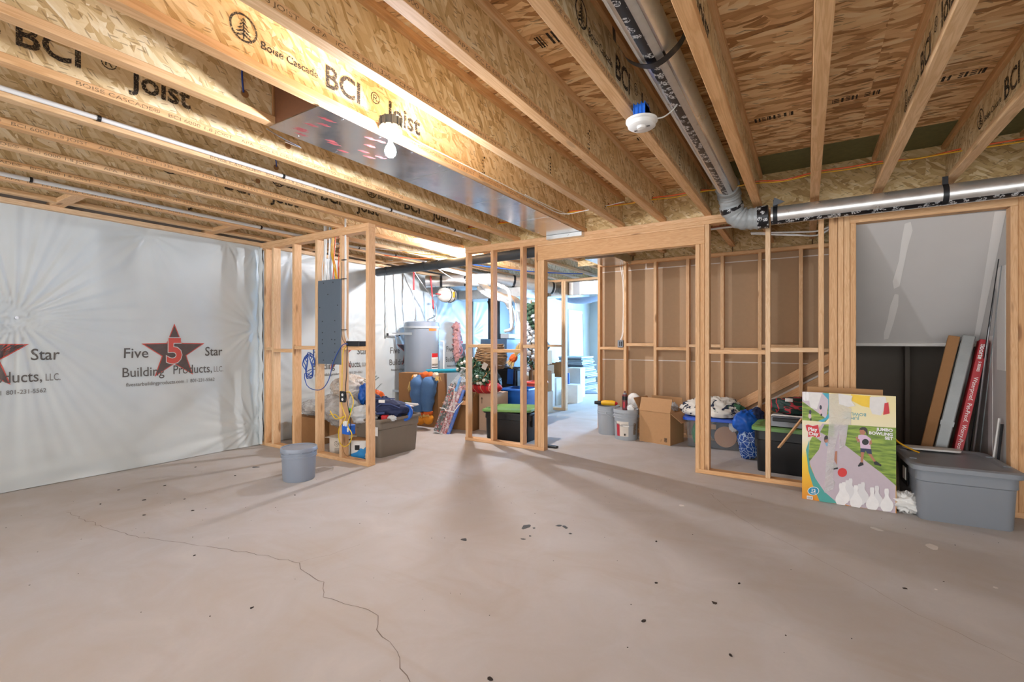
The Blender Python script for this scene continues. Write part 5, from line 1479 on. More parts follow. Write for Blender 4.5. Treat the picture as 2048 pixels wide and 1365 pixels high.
# flocked tree
M_FLOCK = plain('flocked_white', '#d5d8da', .85, var=.1, scale=30, bump=.4)
t = thing('flocked_tree', 'slim white flocked tree standing behind the doorway studs', 'tree', (-3.69, 6.47, 0))
MB().lathe([(.14, 0), (.14, .03), (.03, .06), (.02, .8), (.012, 1.85)], 16).build('trunk', M_VINE, t, smooth=40)
r_ = random.Random(99)
for i in range(90):
    z = .75 + i * .0115; a = i * 2.4; q = .16 * (1.12 - (z - .75) / 1.3)
    MB().blob((cos(a) * q * .8, sin(a) * q * .8, z), (.042, .042, .035), .9, 3, i, 10, 7).build('flocked_tuft', M_FLOCK if (i < 78 and i % 5) else M_FIR, t, smooth=180)
# clothes and cartons around the shelf left of the far partition
carton('shelf_carton', 'brown carton stacked on the white carton behind the doorway studs', .26, .24, .34, (-3.82, 7.06, .358), 0, M_CARD, (0, 0, None, None))
carton('shelf_carton', 'white carton at the bottom of the stack behind the doorway studs', .30, .26, .35, (-3.82, 7.06, 0), 0, M_WHT, (0, 0, None, None))
# ================================================================== FAR ROOM
M_SHEET = plain('grey_folded_sheet', '#a3aeb4', .75, var=.12, scale=10)
M_SHEET2 = plain('dark_folded_sheet', '#6d7278', .75, var=.12, scale=10)
r_ = random.Random(12)
z = 0.0
for i in range(22):
    h = r_.uniform(.03, .05); L, W = .62 + r_.uniform(-.05, .05), .75
    o = MB().box((-L / 2, -W / 2, 0), (L / 2, W / 2, h - .006)).build('flattened_carton', M_SHEET if i % 4 else M_SHEET2, bevel=.004, loc=(-4.72 + r_.uniform(-.035, .035) + .04 * sin(z * 6), 10.55 + r_.uniform(-.03, .03), z), rot=(0, 0, r_.uniform(-.05, .05)))
    tag(o, 'flattened grey carton, ' + ORD[i + 1] + ' from the floor in the tall far stack', 'flattened carton', 'stack of flattened cartons'); z += h
tag(MB().box((-.20, -.25, 0), (.2, .25, .012)).build('flattened_carton', M_SHEET2, loc=(-4.30, 10.2, 0), rot=(0, 0, .5)), 'flattened carton lying flat on the floor before the tall stack', 'flattened carton')
M_PAPERW = plain('white_card', '#d9d9d6', .75)
M_TEALC = bagmat('pale_teal_bin', '#8fd0d6', .85)
carton('white_carton', 'low white carton with blue print beyond the far partition', .34, .34, .34, (-3.95, 8.55, 0), R(6), M_PAPERW, (0, 0, None, None))
carton('white_carton', 'tall white carton standing behind the low white one', .30, .3, .62, (-4.22, 9.35, 0), R(4), M_PAPERW, (0, 0, None, None))
carton('brown_carton', 'brown carton beside the tall white carton in the far room', .30, .3, .60, (-4.50, 9.05, 0), R(4), M_CARDD, (70, 110, None, None))
tote('teal_bin', 'pale teal clear bin before the stack of flattened cartons', .32, .34, .32, (-4.14, 9.22 - .42, 0), R(5), M_TEALC, None, .85, handles=False, cat='bin')
tag(MB().box((-.04, -.03, 0), (.04, .03, .22)).build('blue_drink_pack', M_BLUE, bevel=.006, loc=(-4.06, 8.58 + .0, .345)), 'blue pack standing on the low white carton', 'pack')
carton('brown_carton', 'large brown carton behind the far partition studs', .45, .4, .72, (-4.55, 8.3, 0), R(-4), M_CARDD, (0, 0, None, None))
carton('brown_carton', 'upper brown carton stacked behind the far partition studs', .40, .36, .26, (-4.55, 8.3, .745), R(3), M_CARD, (0, 0, None, None))
carton('white_carton', 'white carton behind the far partition blocking', .26, .3, .5, (-4.10, 8.05, 0), R(2), M_PAPERW, (0, 0, None, None))
tag(MB().blob((0, 0, 0), (.25, .2, .12), .2, 2, 111, fold=.04).build('grey_sack', M_SHEET2, smooth=180, loc=(-4.58, 8.3, 1.10)), 'grey sack on top of the stacked brown cartons', 'sack')
t = thing('drawer_rack', 'small white and blue drawer rack low behind the far partition', 'drawers', (-4.12, 7.68, 0))
MB().box((-.16, -.14, 0), (.16, .14, .03)).box((-.16, -.14, .57), (.16, .14, .6)).box((-.16, -.14, .03), (-.14, .14, .57)).box((.14, -.14, .03), (.16, .14, .57)).build('frame', M_WHT, t)
for k in range(4):
    d = MB().box((-.138, -.135, .04 + k * .133), (.138, .13, .16 + k * .133)).build('drawer', (M_SKYB, M_WHT, M_RED, M_WHT)[k], t, bevel=.004)
    MB().box((-.03, -.145, .09 + k * .133), (.03, -.135, .11 + k * .133)).build('drawer_pull', M_WHT, d)
M_SLAB = plain('white_door_slab', '#e2e5e8', .45)
t = thing('door_slab', 'white panelled door slab leaning on the far wall behind the stack', 'door', (-5.28, 11.75, 0), rot=(0, R(-1.5), 0))
MB().box((-.02, -.45, .0), (.02, .45, 2.03)).build('slab', M_SLAB, t, bevel=.004)
for y0, y1 in ((-.36, -.06), (.06, .36)):
    for z0, z1 in ((.2, .85), (1.0, 1.85)): MB().box((.02, y0, z0), (.026, y1, z1)).build('raised_panel', M_SLAB, t, bevel=.005)
MB().box((-.02, .452, .3), (.022, .47, 1.95)).build('dark_gap', M_SHEET2, t)
# foil wrapped duct and hanging sheet over the opening to the far room
t = thing('foil_duct', 'foil wrapped box duct above the opening to the far room', 'duct', (-3.0, 7.62, 2.0))
MB().box((-1.6, -.1, 0), (.9, .3, .235)).build('duct_body', M_FOIL, t, bevel=.006)
MB().box((-.45, -.104, 0), (-.33, -.1, .235)).build('tape_joint', plain('grey_tape', '#7e8184', .4, .6), t)
m = MB(); m.grid(30, 10, lambda u, v: (-4.6 + 2.6 * u, 8.6 + 1.6 * v, 2.345 - .34 * sin(pi * v) ** .6 * (.75 + .25 * sin(u * 9))))
tag(m.build('hanging_sheet', plain('sagging_sheet', '#8d93a8', .5, var=.15), smooth=80), 'sagging grey plastic sheet under the far ceiling', 'sheet')
# ================================================================== HALL
M_PAIL = plain('pale_grey_pail', '#a5abb1', .4, var=.04)
b1 = bucket('paint_pail', 'open grey pail with a yellow tool across it by the hall wall', (-2.20, 5.90, 0), .37, .147, M_PAIL, False, R(95))
b2 = bucket('paint_pail', 'grey lidded pail with a printed label and a foam can on top', (-1.90, 5.70, 0), .37, .15, M_PAIL, True, R(18))
M_LBLR = plain('red_label', '#b5313d', .6)
def plabel(par, a0, a1, z0, z1, r0, r1, mat, nm):
    m = MB(); n = 8; vs = []
    for z, r in ((z0, r0), (z1, r1)):
        for i in range(n + 1):
            a = R(a0 + (a1 - a0) * i / n); vs.append((cos(a) * r, sin(a) * r, z))
    m.add(vs, [(i, i + 1, n + 2 + i, n + 1 + i) for i in range(n)]); return m.build(nm, mat, par, smooth=80)
plabel(b2, -140, -78, .05, .23, .1375, .1445, M_CREAM, 'label')
plabel(b2, -140, -122, .05, .20, .138, .1447, M_LBLR, 'label_print')
plabel(b2, -100, -90, .06, .085, .138, .139, M_INK, 'label_print')
plabel(b2, -115, -82, .11, .20, .138, .144, plain('fine_print', '#bfb8b0', .7, var=.3, scale=200), 'label_print')
plabel(b2, -52, -34, .07, .21, .1375, .1440, M_INKL, 'moulded_print')
t = thing('foam_can', 'dark red spray foam can standing on the lidded pail', 'can', (-1.90, 5.655, .362))
MB().lathe([(.03, 0), (.033, .003), (.033, .17), (.03, .185), (.018, .195), (.018, .205), (.010, .21), (.008, .232), (.002, .233)], 24).build('can', plain('maroon_can', '#6e2f35', .35), t, smooth=35)
MB().lathe([(.0333, .12), (.0336, .12), (.0336, .168), (.0333, .168)], 24).build('dark_band', M_TAPEP, t, smooth=35)
MB().lathe([(.019, .186), (.024, .188), (.02, .206), (.01, .21)], 20).build('cap', M_GREY, t, smooth=35)
MB().box((-.012, -.034, .03), (.012, -.0325, .10)).build('printed_panel', M_LBLR, t)
t = thing('yellow_tool', 'yellow and black taping tool lying across the open pail', 'tool', (-2.20, 5.86, .40), R(8))
MB().tube([(-.17, 0, .0), (-.12, 0, .0), (-.08, 0, .0)], [.022, .026, .026], 12).build('black_end', M_BLK, t, smooth=50)
MB().tube([(-.08, 0, 0), (-.05, 0, .002), (.06, 0, .004), (.10, 0, 0)], [.026, .034, .036, .03], 14).build('yellow_body', M_YEL, t, smooth=50)
MB().tube([(.10, 0, 0), (.13, .0, .0)], [.03, .012], 12).build('red_tip', M_RED, t, smooth=50)
tag(MB().blob((0, 0, 0), (.085, .05, .10), .12, 1.8, 121).build('white_scoop', M_WHT, smooth=180, loc=(-1.84, 5.83, .455)), 'white plastic scoop behind the foam can', 'scoop')
tag(MB().blob((0, 0, 0), (.05, .04, .05), .2, 2, 122).build('putty_tub', M_WHT, smooth=180, loc=(-1.83, 5.66, .385)), 'small white tub on the lidded pail', 'tub')
hb = carton('open_box', 'open brown cardboard box with flaps raised before the hall wall', .40, .33, .37, (-1.49, 5.78, 0), R(-14), M_CARD, (72, 75, 120, 215))
for i in range(5): MB().box((.125, -.1665, .035 + i * .010), (.16, -.1652, .041 + i * .010)).build('printed_mark', M_INK, hb)
MB().box((.085, -.1665, .035), (.087, -.1652, .06)).build('printed_mark', M_INK, hb); MB().box((.07, -.1665, .035), (.087, -.1652, .037)).build('printed_mark', M_INK, hb)
tag(MB().blob((0, 0, 0), (.05, .04, .06), .3, 3, 124, fold=.1).build('clear_wrap', M_BAG, smooth=180, loc=(-1.36, 5.92, .42)), 'clear wrap sticking out of the open cardboard box', 'wrap')
carton('low_scrap_box', 'low brown scrap carton between the pail and the open box', .22, .2, .2, (-1.70, 6.0, 0), R(20), M_CARDD, (0, 0, None, None))
tag(MB().blob((0, 0, 0), (.07, .05, .02), .4, 3, 125, fold=.1).build('paper_scrap', M_WHT, smooth=180, loc=(-1.70, 5.80, .022)), 'crumpled pale paper scrap on the floor beside the pail', 'paper')
# clear tote with a blue lid
def clear():
    t = NT('clear_tote_plastic'); v = t.obj(); t.col(lin('#b9c3cc')); t.rough(.18)
    t.bsdf.inputs['Alpha'].default_value = .12
    return t.m
M_CLR = clear()
ct = tote('clear_tote', 'clear tote with a blue lid holding green cloth and a wooden disc', .60, .42, .33, (-.905, 5.86, 0), R(4), M_CLR, plain('lid_blue', '#1f55c8', .35), .9, ribs=False)
M_GRN = plain('green_cloth', '#2f8a4c', .85, var=.15, bump=.3)
tag(MB().blob((0, 0, 0), (.085, .14, .13), .15, 1.8, 131, fold=.04).build('green_cloth', M_GRN, smooth=180, loc=(-1.06, 5.82, .15)), 'green cloth inside the left end of the clear tote', 'cloth')
M_DKC = plain('charcoal_cloth', '#4a4e54', .85, var=.2, scale=12, bump=.3)
tag(MB().blob((0, 0, 0), (.165, .12, .14), .08, 1.6, 132).build('charcoal_cloth', M_DKC, smooth=180, loc=(-.80, 5.90, .16)), 'charcoal cloth filling the clear tote', 'cloth')
def woven():
    t = NT('woven_disc'); v = t.obj(); w_ = t.n('TexWave', wave_type='RINGS', rings_direction='Y'); t.l(v, w_.inputs['Vector']); w_.inputs['Scale'].default_value = 28; w_.inputs['Distortion'].default_value = 2
    t.col(t.mix(w_.outputs['Fac'], lin('#a5754f'), lin('#b8895f'))); t.rough(.7); return t.m
tag(MB().cyl((0, 0, 0), (0, .02, 0), .115, n=40).build('wooden_disc', woven(), loc=(-.775, 5.735, .135), rot=(R(-6), 0, 0)), 'round woven wooden disc inside the clear tote', 'disc')
tag(MB().blob((0, 0, 0), (.05, .03, .06), .2, 2, 134).build('white_cloth', M_WHT, smooth=180, loc=(-.69, 5.735, .26)), 'white cloth corner inside the right end of the clear tote', 'cloth')
tag(MB().box((-.028, 0, -.028), (.028, .004, .028)).build('label_patch', M_CARD, loc=(-.90, 5.74, .235)), 'small brown patch inside the clear tote', 'patch')
def cowcloth():
    t = NT('cream_printed_blanket'); v = t.obj(); n1 = t.noise(v, 7, 2, .5, 1.5); n2 = t.noise(v, 5, 1, .5, .5)
    c = t.mix(t.math('GREATER_THAN', n1, .60), lin('#e3ddd2'), lin('#2b3346')); c = t.mix(t.math('GREATER_THAN', n2, .66), c, lin('#4d7d5c'))
    t.col(c); t.rough(.85); t.bump(t.noise(v, 12, 3), .5, .01); return t.m
tag(MB().blob((0, 0, 0), (.33, .20, .15), .16, 1.7, 137, 72, 40, flat=-.045, fold=.09).build('blanket', cowcloth(), smooth=180, loc=(-.92, 5.86, .40)), 'cream blanket with dark and green print heaped on the clear tote', 'blanket')
# blue shopping bag
def wavebag():
    t = NT('blue_bag_print'); v = t.obj(); vo = t.n('TexVoronoi', feature='DISTANCE_TO_EDGE'); t.l(v, vo.inputs['Vector']); vo.inputs['Scale'].default_value = 22
    t.col(t.mix(t.math('LESS_THAN', vo.outputs['Distance'], .05), lin('#134a9e'), lin('#b9cfe8'))); t.rough(.35); return t.m
t = thing('blue_bag', 'glossy blue shopping bag slumped beside the green lidded tote', 'bag', (-.50, 5.42, 0), R(10))
MB().blob((0, 0, .16), (.11, .12, .17), .2, 1.8, 141, fold=.04).build('lower_bag', wavebag(), t, smooth=180)
MB().blob((-.03, 0, .37), (.13, .11, .12), .25, 1.8, 142, fold=.05).build('upper_bag', plain('bag_blue', '#1b62c9', .3), t, smooth=180)
MB().blob((.06, .02, .45), (.07, .07, .07), .3, 2, 143, fold=.05).build('dark_fold', M_NAVY, t, smooth=180)
# black tote with green lid, tray and folded umbrella cloth
tg = tote('black_tote', 'black tote with a green lid behind the right stud wall', .56, .46, .405, (-.13, 5.14, 0), R(-3), M_BLK, M_GLID, .9)
t = thing('grey_tray_lid', 'upturned grey and black lid lying on the green lidded tote', 'lid', (-.10, 5.08, .43), R(-4))
MB().loft([rrect(.22, .15, .03, 0), rrect(.215, .145, .03, .05), rrect(.18, .12, .03, .085), rrect(.17, .11, .03, .085)]).build('shell', M_GREY, t, smooth=40)
MB().box((-.16, -.152, .045), (.18, -.10, .078)).build('dark_window', M_BLK, t, bevel=.004)
MB().tube([(-.21, -.14, .01), (-.20, -.145, .07), (-.16, -.13, .10), (.16, -.13, .10)], .008, 8).build('wire_rim', M_WHT, t, smooth=60)
def rings():
    t = NT('green_red_ringed_cloth'); v = t.obj(); w_ = t.n('TexWave', wave_type='RINGS', rings_direction='SPHERICAL'); t.l(v, w_.inputs['Vector']); w_.inputs['Scale'].default_value = 9
    t.col(t.mix(t.math('GREATER_THAN', w_.outputs['Fac'], .9), lin('#1d3a33'), lin('#b3303c'))); t.rough(.6); t.bump(t.noise(v, 9, 3), .4, .01); return t.m
tag(MB().blob((0, 0, 0), (.24, .16, .085), .18, 1.8, 147, 40, 22, fold=.04).build('ringed_cloth', rings(), smooth=180, loc=(-.07, 5.12, .60)), 'dark green cloth with red rings piled on the grey lid', 'cloth')
tag(MB().box((-.03, -.004, -.015), (.03, .004, .015)).build('white_clip', M_WHT, loc=(-.14, 4.955, .675)), 'white buckle on the dark green ringed cloth', 'clip')
o = beam('wood_strip', None, (-.205, 4.62, .30), (-.03, 4.50, .585), .028, .012, M_WOOD); tag(o, 'loose pale wood strip leaning by the printed game box', 'wood strip')
# outlet box on the hall wall
t = thing('wall_outlet_box', 'grey outlet box with a white cable on the hall wall stud', 'outlet box', (-2.12, YH + .02, 1.12))
MB().box((-.045, -.03, 0), (.03, .03, .10)).build('box', M_GREY, t, bevel=.004)
for x in (-.02, .005): MB().box((x, -.033, .02), (x + .012, -.03, .08)).build('slot', M_BLK, t)
for i in range(2): cable('white_cable', [(-2.14 + i * .012, YH + .03, 1.22), (-2.115 + i * .012, YH + .04, 1.32), (-2.105 + i * .01, YH + .045, 1.6), (-2.11 + i * .012, YH + .045, 2.0), (-2.15 + i * .03, YH + .05, 2.23)], .005, M_WHT, ('left', 'right')[i] + ' white cable running up the hall stud from the outlet box', 'cable', 'cables on the hall stud')
for i in range(2): cable('white_cable', [(-.5, 5.5 + .05 * i, 2.34), (-.1, 5.5, 2.30 - .03 * i), (.1, 5.45, 2.28 - .04 * i), (.25, 5.4, 2.33)], .009, M_WHT, ('upper white cable looping under the hall joists', 'lower white cable looping under the hall joists')[i], 'cable')
cable('red_pipe', [(-1.2, 5.05, 2.335), (-.6, 5.05, 2.335), (.25, 5.05, 2.335)], .011, M_PEXR, 'red water pipe under the hall joists behind the elbow', 'pipe')
cable('white_pipe', [(-1.2, 5.0, 2.315), (.25, 5.0, 2.325)], .011, M_PVC, 'white water pipe beside the red one under the hall joists', 'pipe')

# ================================================================== GAME BOX, GREY TOTE AND CLOSET CONTENTS
gb = thing('game_box', 'tall bowling set carton with a printed front leaning by the right stud wall', 'box', (-.033, 4.255, 0), rot=(R(-2.0), 0, R(-1.5)))
BW, BH, FH, BD = .565, .605, .215, .155
MB().box((0, .004, 0), (BW, .008, BH)).box((0, BD - .004, 0), (BW, BD, BH)).box((0, .008, 0), (.004, BD - .004, BH)).box((BW - .004, .008, 0), (BW, BD - .004, BH)).box((.004, .008, 0), (BW - .004, BD - .004, .004)).build('carton', M_CARD, gb)
MB().box((0, .004, BH), (BW, .008, BH + FH)).build('front_flap', M_CARD, gb)
MB().box((.03, BD - .004, BH), (BW - .06, BD, BH + FH + .035)).build('rear_flap', M_CARD, gb)
MB().box((BW - .004, .008, BH), (BW, BD - .01, BH + .01)).build('side_flap', M_CARD, gb)
PM = lambda n, c, v=.08, s_=30: plain('print_' + n, c, .45, var=v, scale=s_)
def q(x, y):     # picture coordinates (1170 x 1365 sketch of the printed face) -> carton face
    u = (x - (92 - 15 * (y - 70) / 1040)) / 918
    yt = 70 + 52 * u; yb = 1112 + 156 * u
    return u * BW, (yb - y) / (yb - yt) * (BH + FH)
layer = [0]
def pr_poly(pts, mat, nm='printed_picture', dz=None):
    layer[0] += 1
    y = .0038 - .00016 * layer[0]
    P = [q(*p) for p in pts]
    return MB().poly([(min(max(a, 0), BW), y, min(max(b, 0), BH + FH)) for a, b in P]).build(nm, mat, gb)
def ell(cx, cy, rx, ry, n=22, a0=0, a1=2 * pi): return [(cx + cos(a0 + (a1 - a0) * i / n) * rx, cy + sin(a0 + (a1 - a0) * i / n) * ry) for i in range(n)]
def grass():
    t = NT('print_grass'); v = t.obj(); mp = t.n('Mapping'); t.l(v, mp.inputs[0]); mp.inputs['Scale'].default_value = (5, 5, 26)
    n1 = t.noise(mp.outputs[0], 2.0, 3); t.col(t.ramp(n1, [(.36, '#5f7a28'), (.5, '#7d9a34'), (.66, '#9db545')])); t.rough(.45); return t.m
G = grass()
def yel():
    t = NT('print_yellow_fade'); v = t.obj(); s_ = t.n('SeparateXYZ'); t.l(v, s_.inputs[0])
    t.col(t.ramp(t.math('MULTIPLY', s_.outputs[2], 1.35), [(.02, '#e2901f'), (.2, '#f0b51e'), (.42, '#f3d23c'), (.62, '#efe6cf'), (1, '#efe0a8')])); t.rough(.45); return t.m
pr_poly([(70, 1365), (1100, 1365), (1100, 0), (0, 0)], yel())
# upper flap
pr_poly([(90, 70), (370, 85), (370, 330), (330, 370), (90, 350)], G)
pr_poly([(90, 165), (90, 70), (310, 80), (370, 150), (340, 340)], PM('path', '#c9bdc6'))
pr_poly([(300, 85), (372, 92), (372, 330), (310, 372), (255, 362), (330, 330), (362, 290), (362, 150)], PM('sky', '#3aa5c0'))
pr_poly([(590, 100), (780, 120), (770, 235), (690, 215), (600, 165)], PM('gold', '#f2c92a'))
pr_poly([(94, 75), (300, 85), (245, 245), (180, 230), (165, 160), (110, 160)], PM('torn', '#e2dfdc'))
for cx in (112, 148): pr_poly(ell(cx, 115, 16, 42), PM('pin', '#eeeceb'))
for cx, cy, sc in ((170, 300, 1), (280, 255, 1)):
    pr_poly(ell(cx, cy + 10, 16, 26), PM('shirt', '#d9bcc6')); pr_poly(ell(cx + 4, cy - 28, 12, 22), PM('shorts', '#2c2c3c')); pr_poly(ell(cx + 10, cy + 45, 9, 13), PM('hair', '#2a211f'))
pr_poly([(770, 125), (915, 125), (930, 200), (870, 310), (790, 295), (765, 230)], PM('torn', '#e2dfdc'))
pr_poly([(905, 190), (940, 180), (950, 290), (890, 305)], PM('red', '#cf2530'))
text('BOWLING', .031, PM('teal', '#3f9fb0'), gb, (q(735, 290)[0], .0008, q(735, 290)[1]), (R(90), R(180), 0), name='printed_lettering')
text('JUMBO', .031, PM('teal', '#3f9fb0'), gb, (q(665, 325)[0], .0008, q(665, 325)[1]), (R(90), R(180), 0), name='printed_lettering')
# front picture
pr_poly([(300, 385), (560, 405), (1005, 432), (985, 1290), (560, 1190), (400, 1150), (250, 1000), (165, 780), (150, 650), (200, 500)], PM('pathgrey', '#c3b4bd', .05))
pr_poly([(275, 470), (320, 395), (420, 395), (420, 520), (330, 500)], G)
pr_poly([(165, 560), (200, 500), (285, 560), (260, 640), (150, 765), (150, 700)], G)
pr_poly([(540, 400), (1005, 432), (995, 1000), (870, 880), (700, 740), (525, 600), (545, 500)], G)
pr_poly([(125, 640), (160, 545), (150, 700), (165, 800), (220, 920), (310, 1050), (450, 1172), (260, 1150), (190, 980), (150, 850)], PM('tealband', '#4ba39b'))
# girl with a dark ball
SK = PM('skin', '#b5775a'); PK = PM('pink', '#d9bcd4'); NB = PM('navyshort', '#2b3152'); HR = PM('hair', '#2a211f'); BK = PM('black', '#1c1c20')
pr_poly([(665, 440), (690, 424), (720, 424), (742, 445), (746, 500), (734, 500), (725, 470), (700, 455), (670, 465)], HR)
pr_poly(ell(695, 468, 28, 34), SK)
pr_poly([(668, 445), (700, 428), (728, 445), (722, 468), (705, 450), (680, 452)], HR)
pr_poly([(655, 500), (690, 497), (730, 505), (775, 540), (765, 575), (770, 640), (672, 632), (668, 560), (645, 575)], PK)
pr_poly([(650, 535), (665, 545), (668, 575), (640, 560), (628, 520), (642, 515)], SK)
pr_poly([(760, 560), (778, 550), (782, 590), (755, 600)], SK)
pr_poly(ell(720, 570, 32, 30), BK)
pr_poly([(672, 630), (775, 640), (780, 690), (735, 682), (722, 655), (712, 675), (672, 668)], NB)
pr_poly([(676, 668), (708, 672), (692, 770), (672, 768)], SK)
pr_poly([(740, 683), (775, 690), (815, 758), (798, 768)], SK)
pr_poly([(668, 768), (695, 770), (700, 795), (650, 812), (645, 800)], BK)
pr_poly([(795, 765), (818, 758), (868, 795), (860, 808), (800, 790)], BK)
# half hidden child, ball, pins
pr_poly(ell(338, 540, 24, 38), HR); pr_poly([(318, 545), (352, 540), (355, 575), (330, 580)], SK); pr_poly([(325, 575), (352, 570), (350, 610), (335, 605)], PM('bluecloth', '#7fb2cf'))
pr_poly([(425, 660), (445, 655), (440, 790), (415, 745)], SK); pr_poly([(352, 770), (448, 790), (445, 830), (385, 838), (355, 800)], PM('shoe', '#b9b6b2')); pr_poly([(380, 828), (448, 815), (450, 832), (390, 840)], BK)
pr_poly(ell(493, 866, 46, 44), PM('redball', '#d8312f', .15))
PIN = PM('pin', '#eeeceb', .03); PIN2 = PM('pinshade', '#e0dedf', .03)
def pin(cx, top, h, mt):
    w_ = h * .27; s_ = [(.0, .25), (.05, .33), (.12, .36), (.2, .33), (.28, .28), (.36, .33), (.48, .6), (.6, .88), (.72, 1.0), (.84, .95), (.94, .75), (1.0, .55)]
    pr_poly([(cx - w_ * b, top + h * a) for a, b in s_] + [(cx + w_ * b, top + h * a) for a, b in reversed(s_)], mt)
for cx, top, h, mt in ((572, 925, 195, PIN2), (690, 962, 200, PIN2), (540, 942, 200, PIN2), (820, 997, 205, PIN2), (660, 978, 205, PIN2), (505, 960, 205, PIN), (478, 970, 215, PIN), (622, 990, 222, PIN), (775, 1012, 222, PIN), (908, 1025, 222, PIN)):
    pin(cx, top, h, mt)
# packing tape over the left of the picture
TP = bagmat('old_packing_tape', '#e6e0dd', .5)
pr_poly([(370, 95), (470, 90), (480, 190), (590, 240), (585, 400), (560, 400), (525, 600), (470, 640), (465, 450), (420, 640), (400, 930), (420, 960), (400, 1030), (310, 1060), (320, 900), (345, 640), (365, 390)], TP, 'packing_tape')
pr_poly([(465, 90), (605, 115), (590, 160), (630, 215), (560, 225), (470, 195)], PM('torn', '#e2dfdc'))
# Play Day badge
pr_poly([(118, 395), (150, 385), (200, 400), (265, 390), (262, 425), (285, 515), (255, 520), (200, 510), (140, 525), (150, 470), (128, 450)], PM('halo', '#e7dfd6'))
pr_poly([(124, 400), (150, 392), (200, 408), (256, 396), (262, 440), (276, 510), (240, 520), (195, 505), (148, 515), (155, 470), (135, 445)], PM('red', '#cf2530'))
WH = PM('white', '#f2f0ee', .02)
for s_, x, y, sz in (('Play', 150, 452, .037), ('Day', 160, 495, .037)):
    text(s_, sz, WH, gb, (q(x, y)[0], -.0072, q(x, y)[1]), (R(90), R(-2), 0), bold=.0012, name='printed_lettering')
for s_, y in (('JUMBO', 470), ('BOWLING', 512), ('SET', 550)):
    text(s_, .029, WH, gb, (q(974, y)[0], -.0072, q(974, y)[1]), FACE_MY, align='RIGHT', bold=.0012, name='printed_lettering')
pr_poly(ell(197, 1040, 60, 41), WH); pr_poly(ell(197, 1040, 54, 36), PM('badgeblue', '#1f8db5'))
text('12', .030, WH, gb, (q(197, 1046)[0], -.0108, q(197, 1046)[1]), FACE_MY, align='CENTER', bold=.0012, name='printed_lettering')
text('PIECES', .011, WH, gb, (q(197, 1062)[0], -.0108, q(197, 1062)[1]), FACE_MY, align='CENTER', bold=.0004, name='printed_lettering')
pr_poly([(128, 1083), (190, 1092), (190, 1125), (128, 1115)], WH)
for i in range(7): pr_poly([(134 + i * 7.5, 1090 + i), (137 + i * 7.5, 1090 + i), (137 + i * 7.5, 1112 + i), (134 + i * 7.5, 1112 + i)], BK)
cable('yellow_strap', [(.50, 4.30, .56), (.56, 4.38, .48), (.65, 4.45, .42), (.69, 4.48, .40)], .006, M_YEL, 'thin yellow stick leaning between the game box and grey tote', 'stick')
tag(MB().blob((0, 0, 0), (.10, .06, .065), .35, 3.2, 151, fold=.16).build('crumpled_bag', M_WHT, smooth=180, loc=(.595, 4.30, .072)), 'crumpled white plastic bag between the game box and tote', 'bag')

M_DGREY = plain('slate_grey_plastic', '#868b92', .4, var=.03, scale=8)
gt2 = tote('storage_tote', 'large slate grey lidded tote in front of the closet', .52, .66, .365, (.868, 4.50, 0), R(3), M_DGREY, M_DGREY, .90, r=.06, handles=False)
MB().box((-.262, -.10, .16), (-.255, .12, .33)).build('handle_recess', M_BLK, gt2, bevel=.004)
MB().box((-.266, -.06, .20), (-.262, .02, .29)).build('size_label', M_WHT, gt2)
MB().box((-.275, -.12, .33), (-.255, .14, .345)).build('handle', M_DGREY, gt2, bevel=.005)
tag(MB().loft([rrect(.17, .06, .04, 0), rrect(.17, .06, .04, .012), rrect(.15, .04, .03, .015)]).build('white_tray', M_WHT, smooth=40, loc=(.80, 4.745, .384), rot=(0, 0, R(4))), 'shallow white tray lying at the back of the slate grey tote', 'tray')
t = thing('red_case', 'red plastic case in the closet corner behind the game box', 'case', (.44, 4.80, 0), R(8))
MB().box((-.09, -.15, 0), (.09, .15, .40)).build('case_body', M_BLK, t, bevel=.01)
MB().box((-.095, -.155, .40), (.095, .155, .435)).build('case_lid', M_RED, t, bevel=.01)
MB().tube([(-.04, -.1, .435), (-.04, -.09, .47), (-.04, .09, .47), (-.04, .1, .435)], .01, 8).build('case_handle', M_RED, t, smooth=60)
# long flooring cartons leaning in the closet
def plank(name, label, p0, p1, wd, th, mat, roll=0.0):
    p0 = Vector(p0); p1 = Vector(p1); d = p1 - p0
    t = thing(name, label, 'box', (0, 0, 0))
    z = d.normalized(); x = Vector((1, 0, 0)); x = (x - z * x.dot(z)).normalized(); y = z.cross(x)
    Mx = Matrix(((x.x, y.x, z.x, p0.x), (x.y, y.y, z.y, p0.y), (x.z, y.z, z.z, p0.z), (0, 0, 0, 1))) @ Matrix.Rotation(roll, 4, 'Z')
    t.matrix_world = Mx
    return t, d.length
M_FILMG = plain('grey_film_wrap', '#8f9392', .25, var=.12, scale=14, bump=.2)
M_REDB = plain('red_box_print', '#b3222c', .5)
t, L = plank('flooring_carton', 'long brown flooring carton leaning inside the closet', (.755, 5.02, .02), (1.005, 5.13, 1.24), 0, 0, None, -.15)
MB().box((-.035, -.10, 0), (.035, .10, L)).build('carton', M_CARDD, t, bevel=.003)
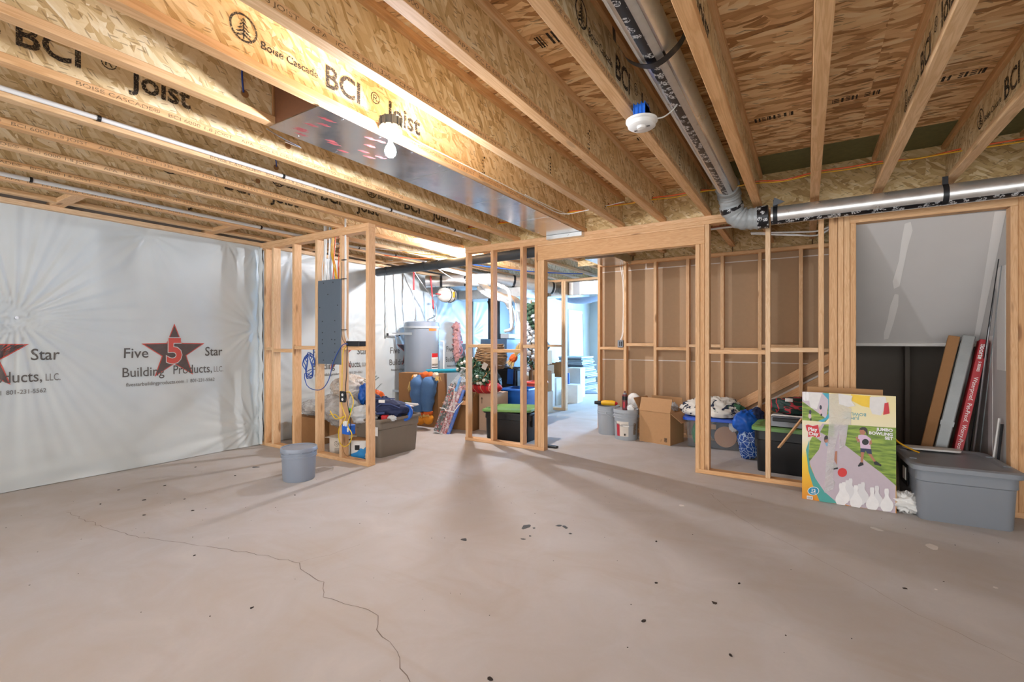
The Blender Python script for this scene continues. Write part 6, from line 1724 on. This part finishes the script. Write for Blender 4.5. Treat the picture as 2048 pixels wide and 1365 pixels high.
MB().box((-.035, -.1015, L * .5), (.035, -.10, L * .54)).build('packing_tape', M_CARDD, t)
t, L = plank('film_wrapped_planks', 'grey film wrapped bundle of planks leaning on the brown flooring carton', (.84, 4.99, .02), (1.09, 5.10, 1.245), 0, 0, None, -.15)
MB().box((-.042, -.09, 0), (.035, .09, L)).build('bundle', M_FILMG, t, bevel=.006)
MB().box((-.044, -.092, L * .42), (.037, .092, L * .45)).build('binding', M_FILMG, t)
t, L = plank('red_flooring_carton', 'narrow red flooring carton with white lettering leaning in the closet', (.915, 4.93, .02), (1.148, 5.04, 1.215), 0, 0, None, -.1)
MB().box((-.016, -.08, 0), (.034, .08, L)).build('carton', M_REDB, t, bevel=.002)
MB().box((-.0165, -.0815, .0), (.0345, -.08, L * .06)).build('end_band', M_BLK, t)
text('Waterproof.  Pet-Proof.  Worry-Proof.', .036, WH, t, (-.002, -.0812, L * .76), (R(90), R(90), 0), name='printed_lettering')
text('floorte', .042, WH, t, (-.006, -.0812, L * .97), (R(90), R(90), 0), bold=.001, name='printed_lettering')
text('5 SERIES', .022, WH, t, (.004, -.0812, L * .86), (R(90), R(90), 0), bold=.0006, name='printed_lettering')
for i, (a, b, mt, lb, rr_) in enumerate((((1.10, 5.28, .01), (1.165, 4.72, 1.80), M_TAPEP, 'thin dark metal strip leaning on the closet side wall', .002), ((1.05, 4.95, .01), (1.178, 4.86, 1.60), M_STEEL, 'pale metal trim strip leaning beside the red carton', .005), ((1.13, 5.12, .01), (1.175, 4.70, 1.75), M_FLASH, 'second thin metal strip leaning on the closet side wall', .002))):
    d_ = (Vector(b) - Vector(a)); tag(beam('metal_strip', None, a, b, rr_ * 3, rr_, mt), lb, 'strip')
for i, (a, b) in enumerate((((1.135, 4.72, .01), (1.175, 4.69, .62)), ((1.11, 4.74, .01), (1.165, 4.70, .66)))):
    tag(beam('short_trim', None, a, b, .02, .01, (M_TAPEP, M_WHT)[i]), ('short dark trim piece behind the closet jamb', 'short white trim piece behind the closet jamb')[i], 'trim')
